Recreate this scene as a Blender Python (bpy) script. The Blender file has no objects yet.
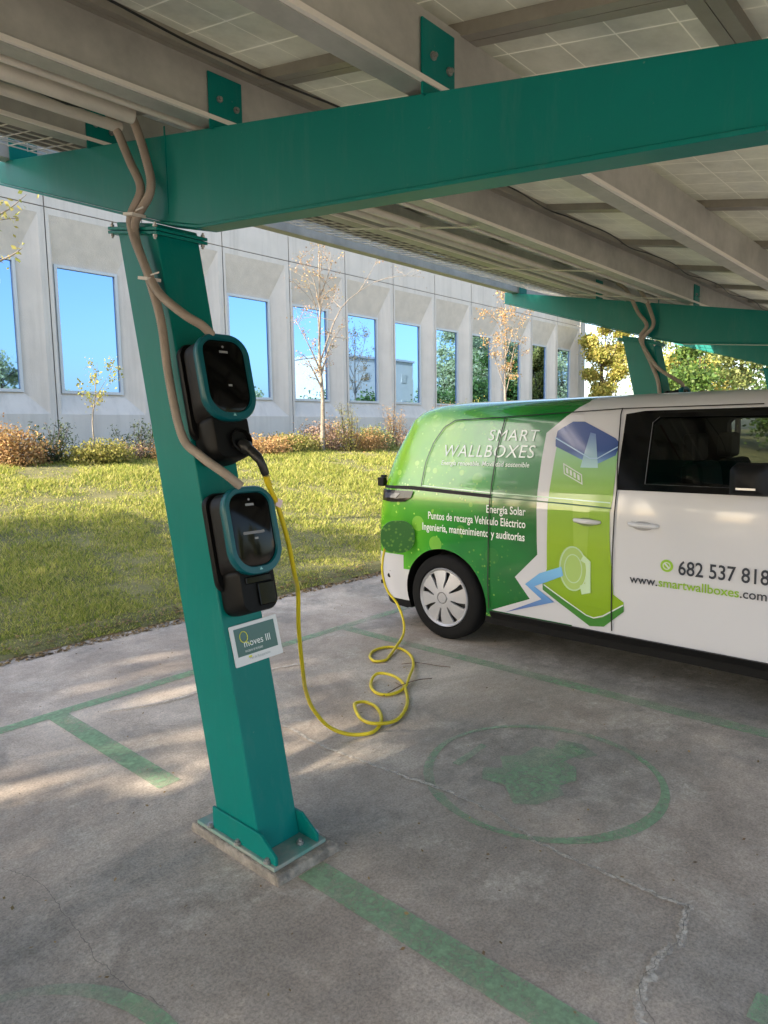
import bpy, bmesh, math, random
import numpy as np
from mathutils.geometry import tessellate_polygon
from mathutils import Vector, Matrix, Euler, noise as mnoise
R = math.radians
PI = math.pi
C = bpy.context.scene.collection
scene = bpy.context.scene
I4 = Matrix.Identity(4)
WM = {}                                   # world matrix of every parent empty / thing

# ------------------------------------------------------------------ materials
MATS = {}
def mat(name, col=(.5, .5, .5), rough=.5, metal=0., var=0., vscale=4., col2=None, bump=0., bscale=40., coat=0., spec=.5, trans=0., alpha=1.):
    if name in MATS: return MATS[name]
    m = bpy.data.materials.new(name); m.use_nodes = True
    nt = m.node_tree; b = nt.nodes['Principled BSDF']
    b.inputs['Base Color'].default_value = (*col, 1); b.inputs['Roughness'].default_value = rough
    b.inputs['Metallic'].default_value = metal; b.inputs['Coat Weight'].default_value = coat
    b.inputs['Coat Roughness'].default_value = .06
    b.inputs['Specular IOR Level'].default_value = spec; b.inputs['Transmission Weight'].default_value = trans
    b.inputs['Alpha'].default_value = alpha
    tc = nt.nodes.new('ShaderNodeTexCoord')
    if var > 0 or col2:
        n = nt.nodes.new('ShaderNodeTexNoise'); n.inputs['Scale'].default_value = vscale
        n.inputs['Detail'].default_value = 8; n.inputs['Roughness'].default_value = .65
        nt.links.new(tc.outputs['Object'], n.inputs['Vector'])
        r = nt.nodes.new('ShaderNodeValToRGB')
        c2 = col2 or tuple(c*(1-var) for c in col)
        r.color_ramp.elements[0].position = .35; r.color_ramp.elements[0].color = (*c2, 1)
        r.color_ramp.elements[1].position = .65; r.color_ramp.elements[1].color = (*col, 1)
        nt.links.new(n.outputs['Fac'], r.inputs['Fac']); nt.links.new(r.outputs['Color'], b.inputs['Base Color'])
        rr = nt.nodes.new('ShaderNodeMapRange'); rr.inputs['To Min'].default_value = max(0, rough-.08); rr.inputs['To Max'].default_value = min(1, rough+.1)
        nt.links.new(n.outputs['Fac'], rr.inputs['Value']); nt.links.new(rr.outputs['Result'], b.inputs['Roughness'])
    if bump > 0:
        n2 = nt.nodes.new('ShaderNodeTexNoise'); n2.inputs['Scale'].default_value = bscale; n2.inputs['Detail'].default_value = 6
        nt.links.new(tc.outputs['Object'], n2.inputs['Vector'])
        bp = nt.nodes.new('ShaderNodeBump'); bp.inputs['Strength'].default_value = bump; bp.inputs['Distance'].default_value = .02
        nt.links.new(n2.outputs['Fac'], bp.inputs['Height']); nt.links.new(bp.outputs['Normal'], b.inputs['Normal'])
    MATS[name] = m
    return m

def leafmat(name, cols, rough=.6, transl=.3):
    """one colour per leaf island, picked from cols"""
    if name in MATS: return MATS[name]
    m = bpy.data.materials.new(name); m.use_nodes = True; nt = m.node_tree
    b = nt.nodes['Principled BSDF']; b.inputs['Roughness'].default_value = rough; b.inputs['Specular IOR Level'].default_value = .25
    g = nt.nodes.new('ShaderNodeNewGeometry'); r = nt.nodes.new('ShaderNodeValToRGB')
    el = r.color_ramp.elements
    while len(el) < len(cols): el.new(.5)
    for i, c in enumerate(cols):
        el[i].position = i/(max(1, len(cols)-1)); el[i].color = (*c, 1)
    nt.links.new(g.outputs['Random Per Island'], r.inputs['Fac']); nt.links.new(r.outputs['Color'], b.inputs['Base Color'])
    t = nt.nodes.new('ShaderNodeBsdfTranslucent'); nt.links.new(r.outputs['Color'], t.inputs['Color'])
    mx = nt.nodes.new('ShaderNodeMixShader'); mx.inputs['Fac'].default_value = transl
    nt.links.new(b.outputs[0], mx.inputs[1]); nt.links.new(t.outputs[0], mx.inputs[2])
    nt.links.new(mx.outputs[0], nt.nodes['Material Output'].inputs['Surface'])
    MATS[name] = m
    return m

# ------------------------------------------------------------------ mesh building
class MB:
    def __init__(s): s.v = []; s.f = []
    def add(s, vs, fs):
        o = len(s.v); s.v += [tuple(v) for v in vs]; s.f += [tuple(i+o for i in f) for f in fs]; return s
    def box(s, c, d, M=None):
        x, y, z = d[0]/2, d[1]/2, d[2]/2
        vs = [Vector((sx*x, sy*y, sz*z)) for sx in (-1, 1) for sy in (-1, 1) for sz in (-1, 1)]
        if M: vs = [M @ v for v in vs]
        vs = [v+Vector(c) for v in vs]
        return s.add(vs, [(0, 1, 3, 2), (4, 6, 7, 5), (0, 4, 5, 1), (2, 3, 7, 6), (0, 2, 6, 4), (1, 5, 7, 3)])
    def hexa(s, P):                        # 8 points: bottom ring 4, top ring 4
        return s.add(P, [(3, 2, 1, 0), (4, 5, 6, 7), (0, 1, 5, 4), (1, 2, 6, 5), (2, 3, 7, 6), (3, 0, 4, 7)])
    def prism(s, pts, a0, a1, ax):         # polygon pts (2D in the two other axes), extruded along ax
        def mk(p, a):
            if ax == 0: return (a, p[0], p[1])
            if ax == 1: return (p[0], a, p[1])
            return (p[0], p[1], a)
        n = len(pts); vs = [mk(p, a0) for p in pts]+[mk(p, a1) for p in pts]
        fs = [tuple(range(n))[::-1], tuple(range(n, 2*n))]+[(i, (i+1) % n, n+(i+1) % n, n+i) for i in range(n)]
        return s.add(vs, fs)
    def tube(s, pts, r, n=10, caps=True):
        pts = [Vector(p) for p in pts]; m = len(pts)
        rs = r if isinstance(r, (list, tuple)) else [r]*m
        up = Vector((0.13, .21, 1)).normalized(); vs = []; fs = []
        prevx = None
        for i, p in enumerate(pts):
            t = (pts[min(i+1, m-1)]-pts[max(i-1, 0)]).normalized()
            x = (prevx - t*prevx.dot(t)) if prevx is not None else t.cross(up)
            if x.length < 1e-6: x = t.cross(Vector((1, 0, 0)))
            x.normalize(); y = t.cross(x); prevx = x
            for k in range(n):
                a = 2*PI*k/n; vs.append(p+(x*math.cos(a)+y*math.sin(a))*rs[i])
        for i in range(m-1):
            for k in range(n):
                a, b = i*n+k, i*n+(k+1) % n; fs.append((a, b, b+n, a+n))
        if caps: fs += [tuple(range(n))[::-1], tuple(range((m-1)*n, m*n))]
        return s.add(vs, fs)
    def lathe(s, prof, c, axis=2, n=40, closed=False):   # prof (radius, along)
        m = len(prof); vs = []; fs = []
        for r_, a_ in prof:
            for k in range(n):
                t = 2*PI*k/n; q = (r_*math.cos(t), r_*math.sin(t))
                if axis == 2: v = (c[0]+q[0], c[1]+q[1], c[2]+a_)
                elif axis == 0: v = (c[0]+a_, c[1]+q[0], c[2]+q[1])
                else: v = (c[0]+q[0], c[1]+a_, c[2]+q[1])
                vs.append(v)
        for i in range(m-1 if not closed else m):
            for k in range(n):
                a, b = i*n+k, i*n+(k+1) % n; c2 = ((i+1) % m)*n
                fs.append((a, b, c2+(k+1) % n, c2+k))
        if not closed: fs += [tuple(range(n))[::-1], tuple(range((m-1)*n, m*n))]
        return s.add(vs, fs)
    def build(s, name, m, parent=None, smooth=None, bevel=0., world=True, kind=None, loc=None):
        me = bpy.data.meshes.new(name)
        vs = s.v
        base = I4
        if parent is not None and world: base = WM[parent.name]
        elif loc is not None: base = Matrix.Translation(loc)
        if base is not I4:
            Mi = base.inverted(); vs = [tuple(Mi @ Vector(v)) for v in vs]
        me.from_pydata(vs, [], s.f); me.validate()
        bm = bmesh.new(); bm.from_mesh(me); bmesh.ops.recalc_face_normals(bm, faces=bm.faces); bm.to_mesh(me); bm.free()
        if m: me.materials.append(m)
        if smooth is not None:
            me.polygons.foreach_set('use_smooth', [True]*len(me.polygons)); me.set_sharp_from_angle(angle=R(smooth))
        o = bpy.data.objects.new(name, me); C.objects.link(o)
        if parent is not None:
            o.parent = parent; WM[o.name] = WM[parent.name] if world else WM[parent.name]
        else:
            if loc is not None: o.location = loc
            WM[o.name] = base
        if bevel > 0:
            bv = o.modifiers.new('bevel', 'BEVEL'); bv.width = bevel; bv.segments = 2; bv.limit_method = 'ANGLE'; bv.angle_limit = R(35)
        if kind: o['kind'] = kind
        return o

def thing(name, label, cat, loc=(0, 0, 0), rot=(0, 0, 0), group=None):
    o = bpy.data.objects.new(name, None); C.objects.link(o); o.empty_display_size = .2
    o.location = loc; o.rotation_euler = rot; o['label'] = label; o['category'] = cat
    if group: o['group'] = group
    WM[o.name] = Matrix.Translation(loc) @ Euler(rot).to_matrix().to_4x4()
    return o
def tag(o, label, cat, group=None, kind=None):
    o['label'] = label; o['category'] = cat
    if group: o['group'] = group
    if kind: o['kind'] = kind
    return o
def copy_tree(o, parent=None, label=None, dx=None):
    c = o.copy(); C.objects.link(c); c.parent = parent
    for ch in [q for q in bpy.data.objects if q.parent == o]: copy_tree(ch, c)
    if label: c['label'] = label
    if dx is not None: c.location = Vector(c.location)+Vector(dx)
    return c
def spline(pts, k=8, closed=False):
    P = [Vector(p) for p in pts]; out = []
    n = len(P)
    for i in range(n-1):
        p0, p1, p2, p3 = P[max(i-1, 0)], P[i], P[i+1], P[min(i+2, n-1)]
        for j in range(k):
            t = j/k
            out.append(.5*((2*p1)+(p2-p0)*t+(2*p0-5*p1+4*p2-p3)*t*t+(-p0+3*p1-3*p2+p3)*t**3))
    out.append(P[-1]); return out
def rrect(w, h, r, n=6, rb=None):          # rounded rectangle, centred, (x,z)
    rb = rb or r; out = []
    for cx, cz, a0, rr in ((w/2-r, h/2-r, 0, r), (-w/2+r, h/2-r, 90, r), (-w/2+rb, -h/2+rb, 180, rb), (w/2-rb, -h/2+rb, 270, rb)):
        for k in range(n+1):
            a = R(a0+90*k/n); out.append((cx+rr*math.cos(a), cz+rr*math.sin(a)))
    return out
def npmesh(name, V, F, m, parent=None, kind=None, loc=None):
    """fast mesh from numpy arrays; F (n,k)"""
    if parent is not None:
        Mi = np.array(WM[parent.name].inverted()); V = V @ Mi[:3, :3].T+Mi[:3, 3]
    elif loc is not None: V = V-np.array(loc)
    me = bpy.data.meshes.new(name); n, k = F.shape
    me.vertices.add(len(V)); me.vertices.foreach_set('co', V.astype(np.float32).ravel())
    me.loops.add(n*k); me.loops.foreach_set('vertex_index', F.astype(np.int32).ravel())
    me.polygons.add(n); me.polygons.foreach_set('loop_start', np.arange(0, n*k, k, dtype=np.int32))
    me.update(calc_edges=True); me.materials.append(m)
    o = bpy.data.objects.new(name, me); C.objects.link(o); o.parent = parent
    if parent is None and loc is not None: o.location = loc
    WM[o.name] = WM[parent.name] if parent is not None else I4
    if kind: o['kind'] = kind
    return o
def leaves(name, P, size, m, parent, rng, aspect=.6, droop=0.):
    """P (n,3) leaf centres: one folded diamond each"""
    P = np.asarray(P, float); n = len(P)
    a = rng.normal(size=(n, 3)); a[:, 2] -= droop; a /= np.linalg.norm(a, axis=1)[:, None]
    b = rng.normal(size=(n, 3)); b -= a*(a*b).sum(1)[:, None]; b /= np.linalg.norm(b, axis=1)[:, None]
    s = (size*rng.uniform(.6, 1.3, n))[:, None]
    V = np.stack([P-a*s*.5, P+b*s*.5*aspect, P+a*s*.5, P-b*s*.5*aspect], 1).reshape(-1, 3)
    return npmesh(name, V, np.arange(4*n).reshape(n, 4), m, parent)

exec_text_cache = {}
def text_mesh(body, shear=0., spacing=1., bold=0.):
    cu = bpy.data.curves.new('txt', 'FONT'); cu.body = body; cu.size = 1; cu.shear = shear; cu.space_character = spacing
    cu.resolution_u = 3; cu.offset = bold
    o = bpy.data.objects.new('txt', cu); C.objects.link(o); bpy.context.view_layer.update()
    me = bpy.data.meshes.new_from_object(o.evaluated_get(bpy.context.evaluated_depsgraph_get()))
    bpy.data.objects.remove(o)
    co = np.array([v.co[:] for v in me.vertices]); fs = [tuple(p.vertices) for p in me.polygons]
    bpy.data.meshes.remove(me)
    co[:, 0] -= co[:, 0].min(); 
    return co[:, :2], fs
def bake(o, cutters):
    for c in cutters:
        md = o.modifiers.new('b', 'BOOLEAN'); md.operation = 'DIFFERENCE'; md.solver = 'EXACT'; md.object = c
    bpy.context.view_layer.update()
    me = bpy.data.meshes.new_from_object(o.evaluated_get(bpy.context.evaluated_depsgraph_get()))
    o.modifiers.clear(); o.data = me
    for c in cutters: bpy.data.objects.remove(c)

# ------------------------------------------------------------------ camera, light, world
camd = bpy.data.cameras.new('camera'); cam = bpy.data.objects.new('camera', camd); C.objects.link(cam)
scene.camera = cam
F_PX, YAW, PITCH, ROLL = 691.7, R(42.117), R(6.55), R(-0.834)
camd.sensor_fit = 'VERTICAL'; camd.sensor_height = 36; camd.lens = 36*F_PX/1024; camd.clip_end = 2000; camd.clip_start = .05
fw = Vector((math.cos(YAW)*math.cos(PITCH), math.sin(YAW)*math.cos(PITCH), -math.sin(PITCH)))
rt = Vector((math.sin(YAW), -math.cos(YAW), 0)); up = rt.cross(fw)
r2 = rt*math.cos(ROLL)+up*math.sin(ROLL); u2 = -rt*math.sin(ROLL)+up*math.cos(ROLL)
M = Matrix((r2, u2, -fw)).transposed().to_4x4(); M.translation = (0, 0, 1.7); cam.matrix_world = M

SUN_AZ, SUN_EL = R(165), R(29)
sd = Vector((math.cos(SUN_AZ)*math.cos(SUN_EL), math.sin(SUN_AZ)*math.cos(SUN_EL), math.sin(SUN_EL)))
sl = bpy.data.lights.new('sun', 'SUN'); sl.energy = 4.2; sl.angle = R(.53); sl.color = (1, .88, .72)
so = bpy.data.objects.new('sun', sl); C.objects.link(so); so.rotation_euler = sd.to_track_quat('Z', 'Y').to_euler(); so.location = (-10, 5, 12)
w = bpy.data.worlds.new('World'); scene.world = w; w.use_nodes = True
nt = w.node_tree; sky = nt.nodes.new('ShaderNodeTexSky'); sky.sky_type = 'NISHITA'; sky.sun_disc = False
sky.sun_elevation = SUN_EL; sky.sun_rotation = PI/2-SUN_AZ; sky.air_density = 1.0; sky.dust_density = 2.5; sky.ozone_density = 1.0
nt.links.new(sky.outputs[0], nt.nodes['Background'].inputs[0]); nt.nodes['Background'].inputs[1].default_value = .15
scene.view_settings.view_transform = 'Standard'; scene.view_settings.look = 'None'
scene.view_settings.exposure = 1.88; scene.view_settings.gamma = 1; scene.view_settings.use_curve_mapping = False
scene.render.engine = 'CYCLES'; scene.cycles.max_bounces = 12; scene.cycles.diffuse_bounces = 6; scene.cycles.glossy_bounces = 5
scene.cycles.transparent_max_bounces = 16

# ------------------------------------------------------------------ ground
def pavement_mat():
    m = bpy.data.materials.new('worn_concrete'); m.use_nodes = True; nt = m.node_tree; b = nt.nodes['Principled BSDF']
    L = nt.links.new; N = nt.nodes.new
    tc = N('ShaderNodeTexCoord')
    def noise(s, d=8, r=.6, dist=0., vec=None):
        n = N('ShaderNodeTexNoise'); n.inputs['Scale'].default_value = s; n.inputs['Detail'].default_value = d; n.inputs['Roughness'].default_value = r
        n.inputs['Distortion'].default_value = dist; L(vec or tc.outputs['Object'], n.inputs['Vector']); return n.outputs['Fac']
    def ramp(f, stops):
        r = N('ShaderNodeValToRGB'); el = r.color_ramp.elements
        while len(el) < len(stops): el.new(.5)
        for e, (p, c) in zip(el, stops): e.position = p; e.color = (*c, 1)
        L(f, r.inputs['Fac']); return r.outputs['Color']
    def mix(f, a, c, mode='MIX'):
        x = N('ShaderNodeMix'); x.data_type = 'RGBA'; x.blend_type = mode
        if isinstance(f, float): x.inputs[0].default_value = f
        else: L(f, x.inputs[0])
        L(a, x.inputs[6]); L(c, x.inputs[7]); return x.outputs[2]
    base = ramp(noise(.8, 12, .70, .5), [(.30, (.24, .20, .165)), (.43, (.35, .292, .238)), (.54, (.45, .38, .312)), (.66, (.64, .55, .46))])
    # tarry grey patches, larger and ragged
    pm_ = ramp(noise(.38, 9, .68, .6), [(.50, (0, 0, 0)), (.57, (.8, .8, .8))])
    pc = ramp(noise(7, 8, .7), [(.3, (.15, .138, .12)), (.7, (.31, .285, .25))])
    col = mix(pm_, base, pc)
    for (px, py, rx, ry, an, k) in ((2.15, 1.45, .34, 1.0, 0, .45), (2.2, .35, .5, .45, .4, .7), (.42, 2.25, .55, .6, 0, .8), (3.15, 1.40, .6, .38, -.3, .75), (1.15, 2.0, .35, .5, .5, .35), (5.0, 1.9, 1.2, 1.9, 0, .9), (2.9, 2.2, .9, .5, 0, .4)):  # placed grey patches, the widest one beneath the van
        mp = N('ShaderNodeMapping'); mp.vector_type = 'TEXTURE'; mp.inputs['Location'].default_value = (px, py, 0); mp.inputs['Rotation'].default_value = (0, 0, an); mp.inputs['Scale'].default_value = (rx, ry, 1)
        wv = N('ShaderNodeVectorMath'); wv.operation = 'MULTIPLY_ADD'; nn = N('ShaderNodeTexNoise'); nn.inputs['Scale'].default_value = 2.5; nn.inputs['Detail'].default_value = 9; nn.inputs['Roughness'].default_value = .7; L(tc.outputs['Object'], nn.inputs['Vector'])
        L(nn.outputs['Color'], wv.inputs[0]); wv.inputs[1].default_value = (.9, .9, 0); L(tc.outputs['Object'], wv.inputs[2])
        sb = N('ShaderNodeVectorMath'); sb.operation = 'SUBTRACT'; L(wv.outputs[0], sb.inputs[0]); sb.inputs[1].default_value = (.45, .45, 0); L(sb.outputs[0], mp.inputs['Vector'])
        ln_ = N('ShaderNodeVectorMath'); ln_.operation = 'LENGTH'; L(mp.outputs[0], ln_.inputs[0])
        mr_ = N('ShaderNodeMapRange'); mr_.inputs['From Min'].default_value = 1.15; mr_.inputs['From Max'].default_value = .55; mr_.inputs['To Max'].default_value = k; L(ln_.outputs['Value'], mr_.inputs['Value'])
        col = mix(mr_.outputs[0], col, pc)
    # bleached worn blotches
    wm = ramp(noise(2.2, 12, .72, .3), [(.52, (0, 0, 0)), (.66, (.75, .75, .75))])
    wc = ramp(noise(30, 4, .6), [(.3, (.34, .30, .25)), (.7, (.60, .54, .46))])
    col = mix(wm, col, wc)
    # aggregate speckle
    sp = ramp(noise(90, 3, .8), [(.38, (.68, .68, .68)), (.5, (1, 1, 1)), (.62, (1.22, 1.21, 1.19))])
    col = mix(.75, col, sp, 'MULTIPLY')
    sp2 = ramp(noise(24, 6, .75), [(.34, (.84, .84, .84)), (.66, (1.14, 1.13, 1.12))])
    col = mix(.8, col, sp2, 'MULTIPLY')
    L(col, b.inputs['Base Color'])
    b.inputs['Roughness'].default_value = .85; b.inputs['Specular IOR Level'].default_value = .3
    bp = N('ShaderNodeBump'); bp.inputs['Strength'].default_value = .35; bp.inputs['Distance'].default_value = .01
    L(noise(60, 8, .7), bp.inputs['Height']); L(bp.outputs[0], b.inputs['Normal'])
    return m
PAVE = pavement_mat()
def fade_mat(name, col, lo, hi, scale=5., seed=0., col2=None, fine=.32, mx_=.82):
    """paint or stain worn away: alpha by noise"""
    m = bpy.data.materials.new(name); m.use_nodes = True; nt = m.node_tree; b = nt.nodes['Principled BSDF']; L = nt.links.new
    tc = nt.nodes.new('ShaderNodeTexCoord'); mp = nt.nodes.new('ShaderNodeMapping'); mp.inputs['Location'].default_value = (seed, seed*.7, 0)
    L(tc.outputs['Object'], mp.inputs['Vector'])
    outs = []
    for s, d in ((scale, 10), (scale*14, 5)):
        n = nt.nodes.new('ShaderNodeTexNoise'); n.inputs['Scale'].default_value = s; n.inputs['Detail'].default_value = d; n.inputs['Roughness'].default_value = .7
        L(mp.outputs[0], n.inputs['Vector']); outs.append(n.outputs['Fac'])
    ad = nt.nodes.new('ShaderNodeMath'); ad.operation = 'MULTIPLY_ADD'; L(outs[1], ad.inputs[0]); ad.inputs[1].default_value = fine; L(outs[0], ad.inputs[2])
    mr = nt.nodes.new('ShaderNodeMapRange'); mr.inputs['From Min'].default_value = lo; mr.inputs['From Max'].default_value = hi
    mr.inputs['To Max'].default_value = mx_
    L(ad.outputs[0], mr.inputs['Value']); L(mr.outputs['Result'], b.inputs['Alpha'])
    r = nt.nodes.new('ShaderNodeValToRGB'); r.color_ramp.elements[0].color = (*(col2 or tuple(c*.7 for c in col)), 1); r.color_ramp.elements[1].color = (*col, 1)
    r.color_ramp.elements[0].position = .35; r.color_ramp.elements[1].position = .65
    L(outs[1], r.inputs['Fac']); L(r.outputs['Color'], b.inputs['Base Color'])
    b.inputs['Roughness'].default_value = .8
    return m

g = MB(); g.add([(-600, -600, -.6), (900, -600, -.6), (900, 900, -.6), (-600, 900, -.6)], [(0, 1, 2, 3)])
g.build('ground', mat('far_earth', (.16, .15, .07), .95, var=.4, vscale=.2), kind='structure')
rng = np.random.default_rng(7)
# pavement with a ragged far edge
pv = MB(); xs = np.linspace(-45, 70, 400)
edge = [(x, 5.62+.06*mnoise.noise((x*1.3, 0, 0))+.035*mnoise.noise((x*6, 3, 0)) + (.10 if 0 < x < 1.9 else 0)) for x in xs]
vs = [(x, -45, 0) for x in xs]+[(x, y+.25, 0) for x, y in edge]
n_ = len(xs)
pv.add(vs, [(i, i+1, n_+i+1, n_+i) for i in range(n_-1)])
pv.build('parking_pavement', PAVE, kind='structure')
def bank_z(x, y):
    t = y-5.65
    if t < 0: return -.03
    s = min(1, t/8.2); z = .02+.03*min(1, t/.2)+1.17*(s*s*(3-2*s))*.75+ .25*1.17*s
    return z+.05*mnoise.noise((x*.35, y*.35, 0))*min(1, t)
def bank_arr(X, Y): return np.array([bank_z(a, b) for a, b in zip(X, Y)])
gx = np.concatenate([np.linspace(-40, -3, 30), np.linspace(-2.5, 26, 220), np.linspace(27, 140, 60)])
gy = np.concatenate([np.linspace(0, 1, 2)*0+np.array([5.4, 5.6]), np.linspace(5.68, 8, 30), np.linspace(8.2, 17, 40), np.linspace(20, 120, 20)])
V = []; 
for y in gy:
    for x in gx:
        e = .05*mnoise.noise((x*2.1, 9, 0))+.04*mnoise.noise((x*7, 5, 0))
        V.append((x, y+(e if y < 6.4 else 0), bank_z(x, y)))
nx = len(gx); Fc = [(j*nx+i, j*nx+i+1, (j+1)*nx+i+1, (j+1)*nx+i) for j in range(len(gy)-1) for i in range(nx-1)]
bk = MB(); bk.add(V, Fc)
BANK = mat('lawn_soil', (.20, .18, .065), .95, col2=(.085, .085, .03), vscale=1.6, bump=.8, bscale=30)
bk.build('grassy_bank', BANK, smooth=60, kind='structure')

# grass blades (only where the view reaches, plus a margin)
def grass():
    n = 560000; r = rng
    ang = r.uniform(R(5), R(82), n); 
    dist = 6.0+ (r.uniform(0, 1, n)**1.35)*22
    X = dist*np.cos(ang); Y = dist*np.sin(ang)
    ok = (Y > 5.60+.10*np.sin(X*3.1)*np.sin(X*1.3)+.05*np.sin(X*11)+r.normal(0, .035, n)) & (Y < 14.9) & (X < 27) & (X > .3)
    X, Y, dist = X[ok], Y[ok], dist[ok]; n = len(X)
    cl = np.array([mnoise.noise((a*.9, b*.9, 2.2))+.6*mnoise.noise((a*3.1, b*3.1, 5.2)) for a, b in zip(X, Y)]); kp = r.uniform(0, 1, n) < np.clip(.85+cl*.9, .12, 1); X, Y, dist, cl = X[kp], Y[kp], dist[kp], cl[kp]; n = len(X)
    Z = bank_arr(X, Y)-.01
    h = r.uniform(.018, .062, n)*np.clip(1+.9*cl, .4, 2)*np.clip(dist/9, .8, 1.5); wd = r.uniform(.004, .009, n)*np.clip(dist/7, 1, 2.4)
    h = np.where(Y < 5.95, h*.55, h)
    a = r.uniform(0, 2*PI, n); lean = r.normal(0, .6, (n, 2))*h[:, None]
    base = np.stack([X, Y, Z], 1); d = np.stack([np.cos(a)*wd, np.sin(a)*wd, np.zeros(n)], 1)
    tip = base+np.stack([lean[:, 0], lean[:, 1], h], 1)
    V = np.stack([base-d, base+d, tip], 1).reshape(-1, 3)
    return V, n
V, n = grass()
GR = leafmat('lawn_blades', [(.12, .18, .03), (.28, .33, .055), (.46, .46, .10), (.17, .24, .04), (.62, .55, .20), (.36, .38, .075), (.50, .43, .15)], .7, .45)
tag(npmesh('grass', V, np.arange(3*n).reshape(n, 3), GR), 'short yellowing lawn grass covering the bank', 'grass', kind='stuff')
# fallen leaves along the grass edge
def litter():
    r = rng; n = 6500
    X = r.uniform(.5, 14, n); Y = 5.62+np.abs(r.normal(0, .17, n))-.12; Z = np.where(Y > 5.7, bank_arr(X, Y)+.02, .008)
    k_ = 420; X[:k_] = r.uniform(.3, 6, k_); Y[:k_] = r.uniform(.4, 5.5, k_); Z[:k_] = .012
    P = np.stack([X, Y, Z], 1)
    a = r.uniform(0, 2*PI, n); s = r.uniform(.008, .024, n); s[:k_] *= .45
    dx = np.stack([np.cos(a)*s, np.sin(a)*s, r.uniform(-.4, .4, n)*s], 1); dy = np.stack([-np.sin(a)*s*.6, np.cos(a)*s*.6, r.uniform(-.4, .4, n)*s], 1)
    V = np.stack([P-dx, P+dy, P+dx, P-dy], 1).reshape(-1, 3); return V, n
V, n = litter()
tag(npmesh('leaf_litter', V, np.arange(4*n).reshape(n, 4), leafmat('dry_leaf', [(.16, .10, .05), (.28, .19, .08), (.10, .07, .04)], .8, .1)), 'dry brown leaf litter strewn along the lawn edge', 'leaf litter', kind='stuff')

# painted markings
def marking(name, polys, m, z):
    b = MB()
    for p in polys: b.add([(x, y, z) for x, y in p], [tuple(range(len(p)))])
    return b.build(name, m, kind='structure')
PG = fade_mat('faded_green_paint', (.29, .46, .27), .44, .90, 2.2, 1.3)
PG2 = fade_mat('faded_green_paint_strong', (.27, .46, .26), .34, .80, 2.5, 4.2)
PG3 = fade_mat('worn_green_paint', (.29, .43, .27), .46, .92, 2.6, 7.7)
LW = .11
marking('bay_line', [[(-30, 4.22), (2.9, 4.22), (2.9, 4.32), (-30, 4.32)]], PG2, .004)
marking('bay_line', [[(2.9, 4.22), (20, 4.20), (20, 4.30), (2.9, 4.32)]], PG, .004)
def seg(x0, x1, y0, y1): return [(x0, y0), (x1, y0), (x1, y1), (x0, y1)]
marking('bay_line', [seg(1.61, 1.73, 2.95, 4.22), seg(1.61, 1.74, -.6, 1.93)], PG2, .004)
marking('bay_line', [seg(4.09, 4.20, -.5, 4.21)], PG, .004)
marking('bay_line', [seg(-.90, -.78, -.5, 4.22)], PG, .004)
marking('bay_line', [seg(6.58, 6.70, -.5, 4.20)], PG, .004)
def ring(cx, cy, rx, ry, wd, a0=0, a1=360, n=90):
    out = []
    for k in range(n):
        t0, t1 = R(a0+(a1-a0)*k/n), R(a0+(a1-a0)*(k+1)/n)
        wob = lambda t: wd*(.85+.25*math.sin(3*t+1))
        p = lambda t, w: (cx+(rx-w)*math.cos(t), cy+(ry-w)*math.sin(t))
        out.append([p(t0, 0), p(t1, 0), p(t1, wob(t1)), p(t0, wob(t0))])
    return out
marking('painted_symbol', ring(2.93, 1.62, .58, .59, .055, 150, 330, 60), PG2, .004)
marking('painted_symbol', ring(2.93, 1.62, .58, .59, .045, 330, 510, 60), PG3, .005)
# car pictogram half worn away in the ring
marking('painted_symbol', [[(2.60, 1.58), (2.66, 1.50), (2.82, 1.44), (2.88, 1.50), (2.98, 1.46), (3.10, 1.52), (3.12, 1.60), (3.30, 1.56), (3.32, 1.66), (3.20, 1.72), (3.18, 1.80), (3.04, 1.80), (2.96, 1.88), (2.86, 1.80), (2.80, 1.88), (2.70, 1.82), (2.72, 1.70)]], PG, .006)
marking('painted_symbol', [[(3.20, 1.55), (3.30, 1.50), (3.37, 1.62), (3.34, 1.74), (3.24, 1.72)], [(2.74, 1.98), (3.02, 2.0), (3.02, 2.04), (2.74, 2.03)]], PG3, .0045)
marking('painted_symbol', ring(.44, 1.70, .50, .53, .055, -60, 22, 40), PG2, .005)
marking('painted_symbol', ring(.44, 1.70, .50, .53, .055, 22, 120, 40), PG3, .005)
marking('painted_symbol', [seg(2.04, 2.16, .10, .46)], PG2, .0055)
# cracks / patch edges
CR = fade_mat('pale_crack_filler', (.66, .60, .51), .66, 1.02, 3, 2.2, (.40, .36, .31), .9, .7)
CR2 = fade_mat('dark_tar_patch', (.13, .125, .115), .85, 1.1, 1.6, 5.2, (.10, .095, .09))
def ribbon(pts, wd, seed=0, k=36):
    P = spline([(x, y, 0) for x, y in pts], k); L_, R_ = [], []
    for i, p in enumerate(P):
        t = (P[min(i+1, len(P)-1)]-P[max(0, i-1)]).normalized(); nrm = Vector((-t.y, t.x, 0))
        j = .02*mnoise.noise((i*.11, seed, 0))+.006*mnoise.noise((i*.5, seed, 4)); wl = wd*(.5+.8*abs(mnoise.noise((i*.10, seed+3, 0)))); wr = wd*(.5+.8*abs(mnoise.noise((i*.14, seed+7, 0))))
        L_.append((p+nrm*(j+wl))[:2]); R_.append((p+nrm*(j-wr))[:2])
    return [[L_[i], L_[i+1], R_[i+1], R_[i]] for i in range(len(P)-1)]
c1 = [(2.50, 3.3), (2.44, 2.7), (2.462, 2.251), (2.489, 1.916), (2.481, 1.628), (2.405, 1.333), (2.40, 1.07), (2.40, .878), (2.404, .737)]
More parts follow.
